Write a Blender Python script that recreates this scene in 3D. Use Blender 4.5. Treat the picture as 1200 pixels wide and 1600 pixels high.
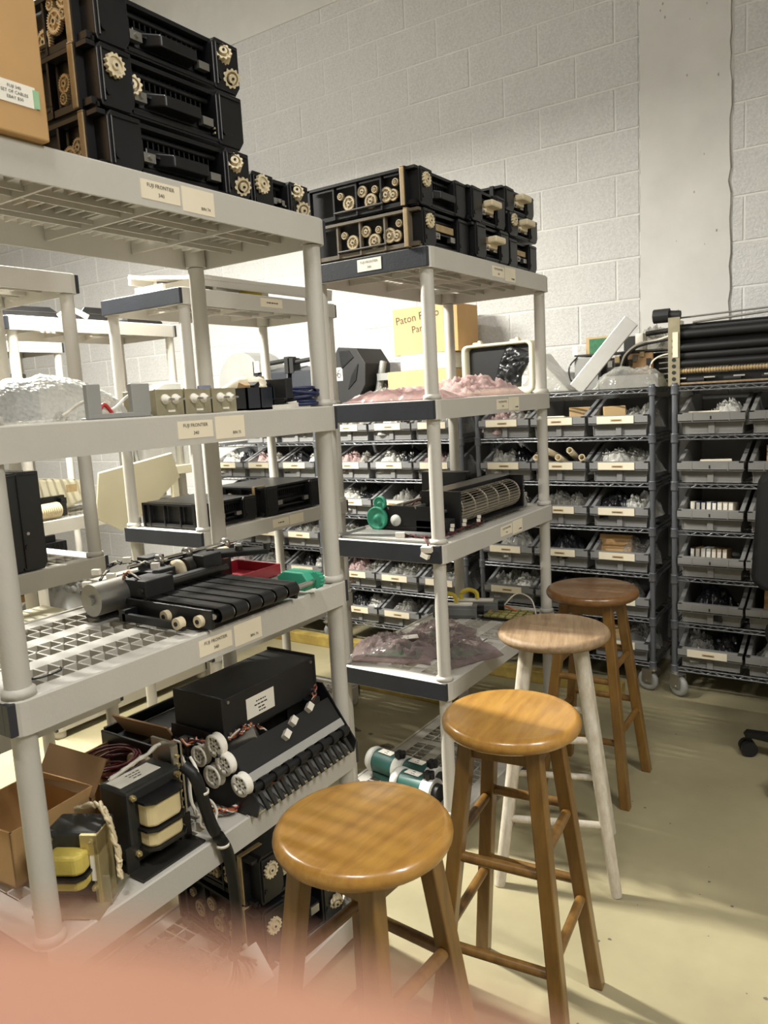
import bpy, bmesh, math, random
from mathutils import Vector, Matrix, noise
random.seed(7)
PI = math.pi
for o in list(bpy.data.objects): bpy.data.objects.remove(o)
SC = bpy.context.scene; COL = SC.collection

# ------------------------------------------------------------------ camera, light, exposure
FPX, YAW, PITCH, ROLL, CAMH = 1201.9, math.radians(34.21), math.radians(8.308), math.radians(-3.134), 1.442
fwd = Vector((-math.sin(YAW)*math.cos(PITCH), math.cos(YAW)*math.cos(PITCH), -math.sin(PITCH)))
rgt = Vector((math.cos(YAW), math.sin(YAW), 0)); upv = rgt.cross(fwd)
r2 = math.cos(ROLL)*rgt + math.sin(ROLL)*upv; u2 = -math.sin(ROLL)*rgt + math.cos(ROLL)*upv
cd = bpy.data.cameras.new('camera'); cam = bpy.data.objects.new('camera', cd); COL.objects.link(cam)
cd.sensor_fit = 'VERTICAL'; cd.sensor_height = 9.8; cd.sensor_width = 7.35; cd.lens = FPX/1600*9.8
cd.clip_start = 0.002; cd.clip_end = 60
cd.dof.use_dof = True; cd.dof.focus_distance = 2.0; cd.dof.aperture_fstop = 2.2
CW = Matrix(((r2.x, u2.x, -fwd.x, 0), (r2.y, u2.y, -fwd.y, 0), (r2.z, u2.z, -fwd.z, CAMH), (0, 0, 0, 1)))
cam.matrix_world = CW
SC.camera = cam
SC.view_settings.view_transform = 'Standard'; SC.view_settings.look = 'None'
SC.view_settings.gamma = 1; SC.view_settings.use_curve_mapping = False
SC.view_settings.exposure = 0.92
w = bpy.data.worlds.new('world'); SC.world = w; w.use_nodes = True
w.node_tree.nodes['Background'].inputs[0].default_value = (1, 0.99, 0.97, 1)
w.node_tree.nodes['Background'].inputs[1].default_value = 0.02
LAMPS = [((-3.2, 1.74, 2.86), 1.2, 180, (1, 0.97, 0.88), 0.022), ((-4.4, 1.1, 4.75), 1.2, 58, (1, 0.99, 0.97), 0.12),  # second entry: unseen fill, added to brighten the upper left wall
         ((-0.35, -0.45, 4.7), 1.2, 46, (1, 0.98, 0.95), 0.12), ((1.3, 1.0, 3.0), 1.2, 38, (1, 0.98, 0.94), 0.12)]  # last entry: unseen fill, added to brighten the aisle-facing shelf sides
for i, (p, ln, pw, c, wd) in enumerate(LAMPS):
    ld = bpy.data.lights.new('lamp_light', 'AREA'); ld.shape = 'RECTANGLE'; ld.size = ln; ld.size_y = wd
    ld.energy = pw; ld.color = c
    lo = bpy.data.objects.new('lamp_light', ld); COL.objects.link(lo); lo.location = p

# ------------------------------------------------------------------ materials
def lin(c):
    return tuple(((v/255)/12.92 if v/255 <= 0.04045 else ((v/255+0.055)/1.055)**2.4) for v in c) + (1,)
MATS = {}
def mat(name, col, rough=0.5, metal=0.0, var=0.08, vscale=8.0, bump=0.0, bscale=60.0, stretch=None, col2=None, coat=0.0, trans=0.0, alpha=1.0, sss=0.0, spec=0.5, emit=0):
    m = bpy.data.materials.new(name); m.use_nodes = True; MATS[name] = m
    nt = m.node_tree; N = nt.nodes; L = nt.links; b = N['Principled BSDF']
    b.inputs['Roughness'].default_value = rough; b.inputs['Metallic'].default_value = metal
    b.inputs['Specular IOR Level'].default_value = spec
    b.inputs['Coat Weight'].default_value = coat; b.inputs['Coat Roughness'].default_value = 0.12
    b.inputs['Transmission Weight'].default_value = trans; b.inputs['Alpha'].default_value = alpha
    if sss: b.inputs['Subsurface Weight'].default_value = sss; b.inputs['Subsurface Radius'].default_value = (0.008, 0.003, 0.0015); b.inputs['Subsurface Scale'].default_value = 1
    if emit: b.inputs['Emission Color'].default_value = lin(col); b.inputs['Emission Strength'].default_value = emit
    tc = N.new('ShaderNodeTexCoord'); mp = N.new('ShaderNodeMapping'); L.new(tc.outputs['Object'], mp.inputs[0])
    if stretch: mp.inputs['Scale'].default_value = stretch
    n = N.new('ShaderNodeTexNoise'); n.inputs['Scale'].default_value = vscale; n.inputs['Detail'].default_value = 5; n.inputs['Roughness'].default_value = 0.6
    L.new(mp.outputs[0], n.inputs['Vector'])
    c1 = lin(col); r = N.new('ShaderNodeValToRGB')
    if col2: a, bb = c1, lin(col2)
    else: a = tuple(v*(1-var) for v in c1[:3])+(1,); bb = tuple(min(1, v*(1+var)) for v in c1[:3])+(1,)
    r.color_ramp.elements[0].position = 0.32; r.color_ramp.elements[1].position = 0.68
    r.color_ramp.elements[0].color = a; r.color_ramp.elements[1].color = bb
    L.new(n.outputs['Fac'], r.inputs[0]); L.new(r.outputs[0], b.inputs['Base Color'])
    if bump:
        n2 = N.new('ShaderNodeTexNoise'); n2.inputs['Scale'].default_value = bscale; n2.inputs['Detail'].default_value = 3
        L.new(mp.outputs[0], n2.inputs['Vector'])
        bp = N.new('ShaderNodeBump'); bp.inputs['Strength'].default_value = bump; bp.inputs['Distance'].default_value = 0.004
        L.new(n2.outputs['Fac'], bp.inputs['Height']); L.new(bp.outputs[0], b.inputs['Normal'])
    return m
mat('plastic_grey', (188, 184, 175), 0.48, var=0.04, vscale=5, bump=0.12, bscale=160)
mat('cap_dark', (40, 43, 50), 0.42, var=0.15, vscale=9, bump=0.1, bscale=140)
mat('block_paint', (198, 197, 194), 0.9, var=0.11, vscale=95, bump=1.0, bscale=150)
mat('mortar_paint', (210, 209, 205), 0.8, var=0.05, vscale=9, bump=0.4, bscale=35)
mat('plaster', (202, 200, 195), 0.75, var=0.06, vscale=4, bump=0.3, bscale=14)
mat('crack_dark', (150, 144, 134), 0.9)
mat('plain_wall', (190, 188, 182), 0.8, var=0.04, vscale=3)
mat('ceiling_dark', (150, 147, 140), 0.85, var=0.06, vscale=3)
mat('concrete', (150, 141, 110), 0.6, var=0.12, vscale=2.6, bump=0.15, bscale=30)
mat('stain', (92, 86, 74), 0.8, var=0.25, vscale=20)
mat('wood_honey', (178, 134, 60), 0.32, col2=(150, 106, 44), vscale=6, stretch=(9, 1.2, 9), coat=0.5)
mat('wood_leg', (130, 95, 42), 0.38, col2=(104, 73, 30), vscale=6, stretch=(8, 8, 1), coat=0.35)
mat('wood_dark', (126, 87, 44), 0.36, col2=(102, 68, 32), vscale=6, stretch=(9, 1.2, 9), coat=0.45)
mat('wood_worn', (154, 130, 100), 0.6, col2=(122, 98, 70), vscale=6, stretch=(12, 1.0, 12))
mat('paint_white', (204, 198, 184), 0.6, col2=(176, 164, 144), vscale=9, stretch=(6, 6, 2), bump=0.2, bscale=60)
mat('black_plastic', (20, 20, 22), 0.36, var=0.3, vscale=12)
mat('black_matte', (26, 25, 25), 0.6, var=0.25, vscale=10)
mat('black_rubber', (16, 16, 17), 0.5, var=0.2, vscale=10)
mat('dark_metal', (62, 60, 56), 0.45, 0.6, var=0.2, vscale=14)
mat('cream', (214, 200, 168), 0.5, var=0.08, vscale=30)
mat('cream_shell', (218, 212, 186), 0.5, var=0.04, vscale=5)
mat('tan_worn', (158, 136, 98), 0.6, var=0.2, vscale=25)
mat('tan_dark', (92, 82, 66), 0.6, var=0.2, vscale=25)
mat('gear_worn', (184, 168, 136), 0.55, var=0.25, vscale=30)
mat('cardboard', (186, 148, 98), 0.8, var=0.06, vscale=6)
mat('cardboard_pale', (194, 164, 118), 0.8, var=0.05, vscale=6)
mat('cardboard_in', (150, 118, 82), 0.85, var=0.06, vscale=6)
mat('paper', (236, 231, 218), 0.7, var=0.03)
mat('paper_cream', (228, 218, 194), 0.7, var=0.03)
mat('ink', (40, 38, 36), 0.7)
mat('tape_green', (150, 190, 150), 0.5)
mat('tape_brown', (178, 152, 110), 0.35)
mat('steel', (176, 174, 168), 0.32, 0.9, var=0.08, vscale=20)
mat('steel_olive', (170, 162, 136), 0.38, 0.6, var=0.12, vscale=18)
mat('chrome', (220, 220, 218), 0.15, 1.0)
mat('alu', (204, 203, 198), 0.35, 0.7, var=0.05)
mat('brass', (200, 184, 138), 0.35, 0.7)
mat('rack_steel', (112, 115, 122), 0.38, 0.55, var=0.1, vscale=10)
mat('wire_steel', (150, 152, 156), 0.3, 0.85)
mat('bin_grey', (128, 128, 128), 0.5, var=0.06, vscale=7)
mat('bin_grey2', (134, 133, 130), 0.5, var=0.06, vscale=7)
mat('green_teal', (62, 158, 128), 0.5, var=0.1)
mat('motor_green', (38, 84, 76), 0.5, var=0.15)
mat('red_tray', (128, 24, 34), 0.35, var=0.15)
mat('wire_maroon', (92, 34, 38), 0.5, var=0.2)
mat('wire_orange', (196, 110, 66), 0.5)
mat('wire_white', (222, 216, 202), 0.5)
mat('wire_black', (22, 22, 24), 0.45)
mat('wire_blue', (32, 40, 78), 0.5)
mat('wire_red', (176, 40, 44), 0.5)
mat('wire_cream', (208, 192, 156), 0.5)
mat('coil_cream', (226, 208, 158), 0.6, var=0.07, vscale=15)
mat('coil_yellow', (206, 186, 92), 0.5, var=0.14, vscale=18)
mat('transformer', (52, 52, 50), 0.42, 0.3, var=0.1)
mat('yellow_paint', (178, 156, 80), 0.6, col2=(128, 104, 52), vscale=9)
mat('yellow_hook', (206, 184, 60), 0.5)
mat('device_grey', (146, 146, 142), 0.5, var=0.06)
mat('device_blue', (38, 41, 47), 0.42, var=0.1)
mat('device_light', (206, 206, 198), 0.5, var=0.04)
mat('pcb_green', (44, 108, 72), 0.5, var=0.25, vscale=60)
mat('pcb_tan', (150, 142, 84), 0.5, var=0.3, vscale=90)
mat('fan_blade', (150, 142, 126), 0.4, 0.4)
mat('grey_lock', (120, 122, 120), 0.5, 0.2)
mat('bag_dark', (30, 30, 32), 0.28, var=0.3, vscale=10, bump=0.6, bscale=22)
mat('skin', (156, 112, 90), 0.7, var=0.05, vscale=200, sss=0.03)
mat('sleeve', (48, 52, 60), 0.8)
mat('lamp_tube', (255, 246, 226), 0.4, emit=6)
mat('lamp_hood', (230, 230, 226), 0.4)
mat('chair_black', (24, 24, 26), 0.7, var=0.1)
def film(name, col, opac, rough=0.15, bump=0.8, bscale=28, vor=False):
    m = bpy.data.materials.new(name); m.use_nodes = True; MATS[name] = m
    nt = m.node_tree; N = nt.nodes; L = nt.links; out = N['Material Output']; b = N['Principled BSDF']
    b.inputs['Base Color'].default_value = lin(col); b.inputs['Roughness'].default_value = rough
    t = N.new('ShaderNodeBsdfTransparent'); t.inputs[0].default_value = tuple(0.55+0.45*v for v in lin(col)[:3])+(1,)
    mx = N.new('ShaderNodeMixShader'); tc = N.new('ShaderNodeTexCoord')
    n = N.new('ShaderNodeTexVoronoi' if vor else 'ShaderNodeTexNoise'); n.inputs['Scale'].default_value = bscale
    L.new(tc.outputs['Object'], n.inputs['Vector'])
    h = n.outputs['Distance'] if vor else n.outputs['Fac']
    bp = N.new('ShaderNodeBump'); bp.inputs['Strength'].default_value = bump; bp.inputs['Distance'].default_value = 0.006
    L.new(h, bp.inputs['Height']); L.new(bp.outputs[0], b.inputs['Normal'])
    fr = N.new('ShaderNodeLayerWeight'); fr.inputs['Blend'].default_value = 0.45; L.new(bp.outputs[0], fr.inputs['Normal'])
    mr = N.new('ShaderNodeMapRange'); mr.inputs[3].default_value = opac; mr.inputs[4].default_value = min(1, opac+0.45)
    L.new(fr.outputs['Facing'], mr.inputs[0]); L.new(mr.outputs[0], mx.inputs[0])
    L.new(t.outputs[0], mx.inputs[1]); L.new(b.outputs[0], mx.inputs[2]); L.new(mx.outputs[0], out.inputs[0])
film('bag_clear', (205, 203, 195), 0.14, 0.1)
film('bag_pink', (214, 186, 182), 0.30, 0.12)
film('bag_mauve', (170, 152, 150), 0.20, 0.08)
film('bag_milky', (206, 204, 196), 0.55)
film('bubble', (220, 220, 215), 0.5, 0.4, bump=0.7, bscale=110, vor=True)

# ------------------------------------------------------------------ mesh builder
def Rz(a): return Matrix.Rotation(a, 3, 'Z')
def Rx(a): return Matrix.Rotation(a, 3, 'X')
def Ry(a): return Matrix.Rotation(a, 3, 'Y')
def frame_to(d):
    d = Vector(d).normalized(); a = Vector((0, 0, 1)) if abs(d.z) < 0.9 else Vector((1, 0, 0))
    x = a.cross(d).normalized(); y = d.cross(x)
    return Matrix(((x.x, y.x, d.x), (x.y, y.y, d.y), (x.z, y.z, d.z)))
class MB:
    def __init__(s): s.v = []; s.f = []; s.m = []; s.sm = []
    def add(s, vs, fs, m=0, sm=False):
        o = len(s.v); s.v += [tuple(v) for v in vs]
        for f in fs: s.f.append(tuple(i+o for i in f)); s.m.append(m); s.sm.append(sm)
        return s
    def bx(s, x0, x1, y0, y1, z0, z1, m=0):
        return s.add([(x0,y0,z0),(x1,y0,z0),(x1,y1,z0),(x0,y1,z0),(x0,y0,z1),(x1,y0,z1),(x1,y1,z1),(x0,y1,z1)],
              [(0,3,2,1),(4,5,6,7),(0,1,5,4),(1,2,6,5),(2,3,7,6),(3,0,4,7)], m)
    def box(s, c, d, rot=None, m=0):
        c = Vector(c); h = [x/2 for x in d]; vs = []
        for z in (-1, 1):
            for x, y in ((-1,-1),(1,-1),(1,1),(-1,1)):
                p = Vector((x*h[0], y*h[1], z*h[2])); p = rot @ p if rot else p; vs.append(p+c)
        return s.add(vs, [(0,3,2,1),(4,5,6,7),(0,1,5,4),(1,2,6,5),(2,3,7,6),(3,0,4,7)], m)
    def cyl(s, p0, p1, r, r1=None, n=16, m=0, caps=True):
        p0 = Vector(p0); p1 = Vector(p1); r1 = r if r1 is None else r1; F = frame_to(p1-p0); vs = []
        for p, q in ((p0, r), (p1, r1)):
            for i in range(n):
                a = 2*PI*i/n; vs.append(p + F @ Vector((q*math.cos(a), q*math.sin(a), 0)))
        s.add(vs, [(i, (i+1) % n, n+(i+1) % n, n+i) for i in range(n)], m, True)
        if caps: s.add(vs, [tuple(range(n-1, -1, -1)), tuple(range(n, 2*n))], m)
        return s
    def tube(s, pts, r, n=6, m=0):
        pts = [Vector(p) for p in pts]; vs = []; K = len(pts)
        for k, p in enumerate(pts):
            d = pts[min(k+1, K-1)]-pts[max(k-1, 0)]; F = frame_to(d if d.length > 1e-9 else (0,0,1))
            for i in range(n):
                a = 2*PI*i/n; vs.append(p + F @ Vector((r*math.cos(a), r*math.sin(a), 0)))
        fs = [(k*n+i, k*n+(i+1) % n, (k+1)*n+(i+1) % n, (k+1)*n+i) for k in range(K-1) for i in range(n)]
        return s.add(vs, fs, m, True)
    def lathe(s, prof, n=24, c=(0,0,0), axis=(0,0,1), m=0, smooth=True):
        F = frame_to(axis); c = Vector(c); vs = []; K = len(prof)
        for (r, z) in prof:
            for i in range(n):
                a = 2*PI*i/n; vs.append(c + F @ Vector((r*math.cos(a), r*math.sin(a), z)))
        fs = [(k*n+i, k*n+(i+1) % n, (k+1)*n+(i+1) % n, (k+1)*n+i) for k in range(K-1) for i in range(n)]
        return s.add(vs, fs, m, smooth)
    def prism(s, poly, t, org=(0,0,0), U=(1,0,0), V=(0,0,1), m=0):
        U = Vector(U); V = Vector(V); Nn = U.cross(V).normalized(); o = Vector(org); n = len(poly)
        a = [o+U*x+V*y for x, y in poly]; b = [p+Nn*t for p in a]
        return s.add(a+b, [tuple(range(n-1, -1, -1)), tuple(range(n, 2*n))]+[(i, (i+1) % n, n+(i+1) % n, n+i) for i in range(n)], m)
    def text(s, txt, size, org, U, V, m=0, lift=0.0005):
        U = Vector(U); V = Vector(V); Nn = U.cross(V).normalized(); o = Vector(org)
        vs, fs = text_data(txt)
        return s.add([o+U*x*size+V*y*size+Nn*lift for x, y in vs], fs, m)
    def xf(s, M):
        s.v = [tuple(M @ Vector(v)) for v in s.v]; return s
    def mesh(s, name, mats, bevel=0.0, seg=2):
        me = bpy.data.meshes.new(name); me.from_pydata(s.v, [], s.f)
        for mm in (mats if isinstance(mats, (list, tuple)) else [mats]): me.materials.append(MATS[mm])
        me.polygons.foreach_set('material_index', s.m); me.polygons.foreach_set('use_smooth', s.sm)
        if bevel:
            bm = bmesh.new(); bm.from_mesh(me)
            ed = [e for e in bm.edges if len(e.link_faces) == 2 and e.calc_face_angle(0) > 0.6]
            bmesh.ops.bevel(bm, geom=ed, offset=bevel, segments=seg, affect='EDGES', clamp_overlap=True, profile=0.5)
            bm.to_mesh(me); bm.free()
        me.validate(); me.update(); return me
    def build(s, name, mats, parent=None, bevel=0.0, loc=None, label=None, seg=2):
        o = bpy.data.objects.new(name, s.mesh(name, mats, bevel, seg)); COL.objects.link(o)
        if parent: o.parent = parent
        if loc: o.location = loc
        if label: o['label'] = label
        return o
TXT = {}
def text_data(t):
    if t in TXT: return TXT[t]
    cu = bpy.data.curves.new('t', 'FONT'); cu.body = t; cu.size = 1; cu.align_x = 'CENTER'; cu.align_y = 'CENTER'; cu.resolution_u = 2
    o = bpy.data.objects.new('t', cu); COL.objects.link(o); bpy.context.view_layer.update()
    me = o.evaluated_get(bpy.context.evaluated_depsgraph_get()).to_mesh()
    TXT[t] = ([(v.co.x, v.co.y) for v in me.vertices], [tuple(p.vertices) for p in me.polygons])
    bpy.data.objects.remove(o); bpy.data.curves.remove(cu)
    return TXT[t]
def inst(name, me, parent=None, loc=(0,0,0), rot=None, label=None):
    o = bpy.data.objects.new(name, me); COL.objects.link(o); o.parent = parent; o.location = loc
    if rot: o.rotation_euler = rot
    if label: o['label'] = label
    return o
def tag(o, label, cat, group=None):
    o['label'] = label; o['category'] = cat
    if group: o['group'] = group
    return o
def thing(name, label, cat, loc=(0,0,0), rz=0, group=None):
    o = bpy.data.objects.new(name, None); o.empty_display_size = 0.05; COL.objects.link(o)
    o.location = loc; o.rotation_euler = (0, 0, rz); return tag(o, label, cat, group)
def struct(o): o['kind'] = 'structure'; return o
def copy_tree(o, parent=None):
    c = o.copy(); COL.objects.link(c); c.parent = parent
    for ch in list(o.children): copy_tree(ch, c)
    return c
def curve_pts(pts, n=6):
    P = [Vector(p) for p in pts]; P = [P[0]*2-P[1]]+P+[P[-1]*2-P[-2]]; out = []
    for i in range(1, len(P)-2):
        for k in range(n):
            t = k/n; a, b, c, d = P[i-1:i+3]
            out.append(0.5*((2*b)+(c-a)*t+(2*a-5*b+4*c-d)*t*t+(3*b-a-3*c+d)*t**3))
    out.append(P[-2]); return out
def proj(P):
    v = Vector(P)-Vector((0, 0, CAMH)); z = v.dot(fwd)
    return (600+FPX*v.dot(r2)/z, 800-FPX*v.dot(u2)/z, z)

# ------------------------------------------------------------------ room
YW = 4.07
struct(MB().bx(-9.2, 3.2, -3.6, 4.6, -0.12, 0).build('floor', 'concrete'))
wall = struct(MB().bx(-9.2, 3.2, YW+0.004, YW+0.25, 0, 5.2).build('wall_back', 'mortar_paint'))
struct(MB().bx(-9.4, -9.2, -3.6, YW, 0, 5.2).build('wall_left', 'plain_wall'))
struct(MB().bx(3.2, 3.4, -3.6, YW, 0, 5.2).build('wall_right', 'plain_wall'))
struct(MB().bx(-9.2, 3.2, -3.8, -3.6, 0, 5.2).build('wall_front', 'plain_wall'))
struct(MB().bx(-9.4, 3.4, -3.8, YW+0.25, 5.2, 5.3).build('ceiling', 'ceiling_dark'))
# concrete blocks of the back wall, joints recessed
BL, BH = 0.398, 0.2055
def block_mesh(w, h, k):
    b = MB(); e = 0.003; j = 0.0028+.001*k; a = 0.0024+0.0007*k
    b.add([(-w/2+j,0,j),(w/2-j,0,j),(w/2-j,0,h-j),(-w/2+j,0,h-j),(-w/2+j+e,-a,j+e),(w/2-j-e,-a,j+e),(w/2-j-e,-a,h-j-e),(-w/2+j+e,-a,h-j-e)],
          [(4,5,6,7),(0,1,5,4),(1,2,6,5),(2,3,7,6),(3,0,4,7),(0,3,2,1)])
    return b
FULL = [block_mesh(BL, BH, k).mesh('block', 'block_paint') for k in range(3)]
HALF = {}
rest = MB(); cnt = 0
for n in range(-14, 13):
    z0 = 2.70+BH*n
    if z0 < -0.02 or z0+BH > 5.22: continue
    x = -1.446-0.199-BL*19+(BL/2 if n % 2 else 0) + BL/2
    spans = []
    while x < 3.1:
        spans.append((x-BL/2, x+BL/2)); x += BL
    for a, b in spans:
        if z0 > 3.80 and a < -2.4: continue
        a0, b0 = max(a, -9.19), b
        parts = []
        if b0 <= -1.128 or a0 >= -0.706: parts = [(a0, b0)]
        else:
            if a0 < -1.128: parts.append((a0, -1.128))
            if b0 > -0.706: parts.append((-0.706, b0))
        for a1, b1 in parts:
            if b1-a1 < 0.05: continue
            c = ((a1+b1)/2, YW+0.004, z0); k = random.randrange(3)
            q = proj((c[0], YW, z0+BH/2))
            if q[2] > 0.3 and -40 < q[0] < 1240 and -40 < q[1] < 680 and cnt < 290:
                cnt += 1
                if abs(b1-a1-BL) < 0.002: me = FULL[k]
                else:
                    key = round(b1-a1, 3)
                    if key not in HALF: HALF[key] = block_mesh(key, BH, 1).mesh('block', 'block_paint')
                    me = HALF[key]
                inst('block', me, wall, c)
            else:
                bb = block_mesh(b1-a1, BH, k); rest.add([(v[0]+c[0], v[1]+c[1], v[2]+c[2]) for v in bb.v], bb.f)
ro = rest.build('block_courses', 'block_paint', wall); ro['kind'] = 'stuff'
# smooth bond beam, upper left, and rendered column
struct(MB().bx(-9.19, -2.52, YW-0.006, YW+0.01, 3.812, 5.19).build('trim_1', 'plaster', bevel=0.003))
colm = MB(); pl = []; pr = []
zz = 0.0
while zz < 5.2:
    pl.append((-1.124+random.uniform(-0.002, 0.002), zz)); pr.append((-0.712+0.012*noise.noise((0, 0, zz*2.3))+random.uniform(-0.006, 0.006), zz)); zz += 0.055
colm.prism(pl+pr[::-1], 0.014, (0, YW+0.006, 0), (1,0,0), (0,0,1))
colo = struct(colm.build('trim_2', 'plaster'))
cr = MB()
for i in range(len(pr)-1):
    (x0, z0), (x1, z1) = pr[i], pr[i+1]; ww = 0.002+0.004*random.random()
    cr.prism([(x0-0.001, z0), (x0+ww, z0), (x1+ww, z1), (x1-0.001, z1)], 0.0012, (0, YW-0.0006, 0), (1,0,0), (0,0,1))
cr.build('plaster_crack', 'crack_dark', colo)
cr = MB()
for i in range(len(pl)-1):
    (x0, z0), (x1, z1) = pl[i], pl[i+1]
    if random.random() < 0.55: cr.prism([(x0-0.004, z0), (x0, z0), (x1, z1), (x1-0.003, z1)], 0.001, (0, YW-0.0006, 0), (1,0,0), (0,0,1))
cr.build('plaster_crack', 'crack_dark', colo)
pit = MB()
for k in range(20):
    x = random.uniform(-1.1, -0.73); z = random.uniform(1.6, 3.6); r = random.uniform(0.002, 0.005)
    pit.prism([(r*math.cos(a)*random.uniform(.6, 1.2), 1.8*r*math.sin(a)*random.uniform(.6, 1.2)) for a in [i*PI/4 for i in range(8)]], 0.0012, (x, YW-0.0078, z), (1,0,0), (0,0,1))
pit.build('plaster_pits', 'crack_dark', colo)['kind'] = 'stuff'

# lamps (their light is set at the top); upper-left and right-hand ones are added fill
for i, (p, ln, pw, c, wd) in enumerate(LAMPS):
    t = thing('shop_or_fill_light', ['hooded fluorescent shop light over the cross aisle', 'added hooded fill light high above the back shelving rows',
        'hooded fluorescent shop light above the stools', 'added hooded fill light over the open floor'][i], 'lamp', (p[0], p[1], p[2]))
    hd = MB()
    for s in (-1, 1):
        hd.add([(-ln/2-.02,0,.10),(ln/2+.02,0,.10),(ln/2+.02,s*.13,.0),(-ln/2-.02,s*.13,.0),(-ln/2-.02,0,.105),(ln/2+.02,0,.105),(ln/2+.02,s*.135,.002),(-ln/2-.02,s*.135,.002)],
               [(0,1,2,3),(4,7,6,5),(0,4,5,1),(2,6,7,3),(0,3,7,4),(1,5,6,2)])
    hd.build('hood', 'lamp_hood', t)
    for s in (-1, 1): MB().cyl((-ln/2, s*.04, .035), (ln/2, s*.04, .035), .013, n=10).build('tube', 'lamp_tube', t)
    for s in (-1, 1): MB().cyl((s*.5, 0, .1), (s*.5, 0, 5.2-p[2]), .004, n=6).build('hanger', 'steel', t)

# ------------------------------------------------------------------ plastic shelving units
SW, SL = 0.458, 0.91
TZ = [1.876, 1.434, 0.992, 0.550, 0.094]; TH = 0.06
def shelf_mesh():
    b = MB(); W, L = SW, SL; t = 0.006
    def rr(inset, r):
        pts = []
        for cx, cy, a0 in ((-r-inset, r+inset, -PI/2), (-r-inset, L-r-inset, 0), (-W+r+inset, L-r-inset, PI/2), (-W+r+inset, r+inset, PI)):
            for k in range(4):
                a = a0+k*PI/6; pts.append((cx+r*math.cos(a), cy+r*math.sin(a)))
        return pts
    o_, i_ = rr(0, 0.028), rr(t, 0.022); n = len(o_)
    o1 = rr(0.003, 0.025)
    ring = [(x, y, -TH) for x, y in o_]+[(x, y, -0.003) for x, y in o_]+[(x, y, 0) for x, y in o1]+[(x, y, 0) for x, y in rr(0.012, 0.02)]+[(x, y, -0.003) for x, y in rr(0.013, 0.02)]+[(x, y, -TH) for x, y in i_]
    fs = [(k*n+i, k*n+(i+1) % n, (k+1)*n+(i+1) % n, (k+1)*n+i) for k in range(5) for i in range(n)]+[(5*n+i, 5*n+(i+1) % n, (i+1) % n, i) for i in range(n)]
    b.add(ring, fs, 0)
    zt, zb = -0.003, -0.010
    xs = [(-0.012, -0.055)]; slots = []
    x = -0.055
    for k in range(3):
        slots.append((x, x-0.086)); x -= 0.086
        if k < 2: xs.append((x, x-0.045)); x -= 0.045
    xs.append((x, -W+0.012))
    for k, (a, c) in enumerate(xs):
        b.bx(c, a, 0.012, L-0.012, zb, zt)
        if 0 < k < 3: b.bx(c, c+.004, .012, L-.012, -0.036, zb); b.bx(a-.004, a, .012, L-.012, -0.036, zb)
    for a, c in slots:
        b.bx(c, a, 0.012, 0.065, zb, zt); b.bx(c, a, L-0.065, L-0.012, zb, zt)
        b.bx((a+c)/2-0.0025, (a+c)/2+0.0025, 0.065, L-0.065, -0.022, zt)
        N = 26
        for i in range(N+1):
            y = 0.065+(L-0.13)*i/N
            ww = 0.018 if i == N//2 else 0.0022
            b.bx(c, a, y-ww, y+ww, -0.026, zt)
    for y in (0.22, 0.455, 0.69): b.bx(-W+.012, -.012, y-.003, y+.003, -0.042, zb)
    for cx in (-.03, -W+.03):
        for cy in (.03, L-.03): b.cyl((cx, cy, -TH+.002), (cx, cy, zb), .027, n=14)
    return b.mesh('shelf', 'plastic_grey')
SHELF = shelf_mesh()
CAPM = MB().bx(-SW+.024, -.024, -.0035, 0, -TH+.002, -.002).bx(-.026, -.008, -.0035, .012, -TH+.002, -.002).bx(-SW+.008, -SW+.026, -.0035, .012, -TH+.002, -.002).mesh('end_cap', 'cap_dark', bevel=.002)
SOCK = {}
def post_mesh(h):
    k = round(h, 3)
    if k not in SOCK:
        b = MB().cyl((0,0,0), (0,0,h), .0215, .0205, n=20, caps=False)
        b.lathe([(.0215, 0.016), (.027, 0.012), (.028, 0), (.02, 0)], 20)
        SOCK[k] = b.mesh('post', 'plastic_grey')
    return SOCK[k]
FOOT = MB().lathe([(0.0, 0), (.024, 0), (.026, .006), (.026, .04), (.0, .04)], 16).mesh('foot', 'plastic_grey')
def sticker(par, org, U, V, w, h, lines=(), size=.012, mats=('paper_cream', 'ink'), name='label', cut=0):
    U = Vector(U); V = Vector(V); N = U.cross(V); o = Vector(org); c = o+N*.0004
    b = MB(); F = Matrix(((U.x, V.x, N.x), (U.y, V.y, N.y), (U.z, V.z, N.z)))
    b.box(c, (w, h, .0008), F)
    for k, (t, sz, dx, dy) in enumerate(lines):
        if t[0] == '~':                                       # print too fine to read in the photo: broken ink lines
            rnd = random.Random(k+len(lines)); x = -len(t)*sz*.25
            while x < len(t)*sz*.25:
                l = sz*(.6+rnd.random()*1.2); b.box(o+N*.0009+U*(dx+x+l/2)+V*dy, (l, sz*.55, .0002), F, 1); x += l+sz*.35
        else: b.text(t, sz, o+N*.0009+U*dx+V*dy, U, V, 1)
    return b.build(name, list(mats), par)
def unit(label, x, y0, caps=True, labels=()):
    t = thing('plastic_shelving_unit', label, 'shelving', (x, y0, 0), 0, 'grey plastic shelving units')
    sh = []
    for i, z in enumerate(TZ):
        s = inst('shelf', SHELF, t, (0, 0, z)); sh.append(s)
        inst('end_cap', CAPM, s, label='dark blue-grey end cap')
        o = inst('end_cap', CAPM, s, (-SW, SL, 0), (0, 0, PI), label='dark blue-grey end cap')
        if i < 4:
            h = z-TH-TZ[i+1]
            for cx in (-.03, -SW+.03):
                for cy in (.03, SL-.03): inst('post', post_mesh(h), t, (cx, cy, TZ[i+1]))
    for cx in (-.03, -SW+.03):
        for cy in (.03, SL-.03): inst('foot', FOOT, t, (cx, cy, 0))
    return t, sh
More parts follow.
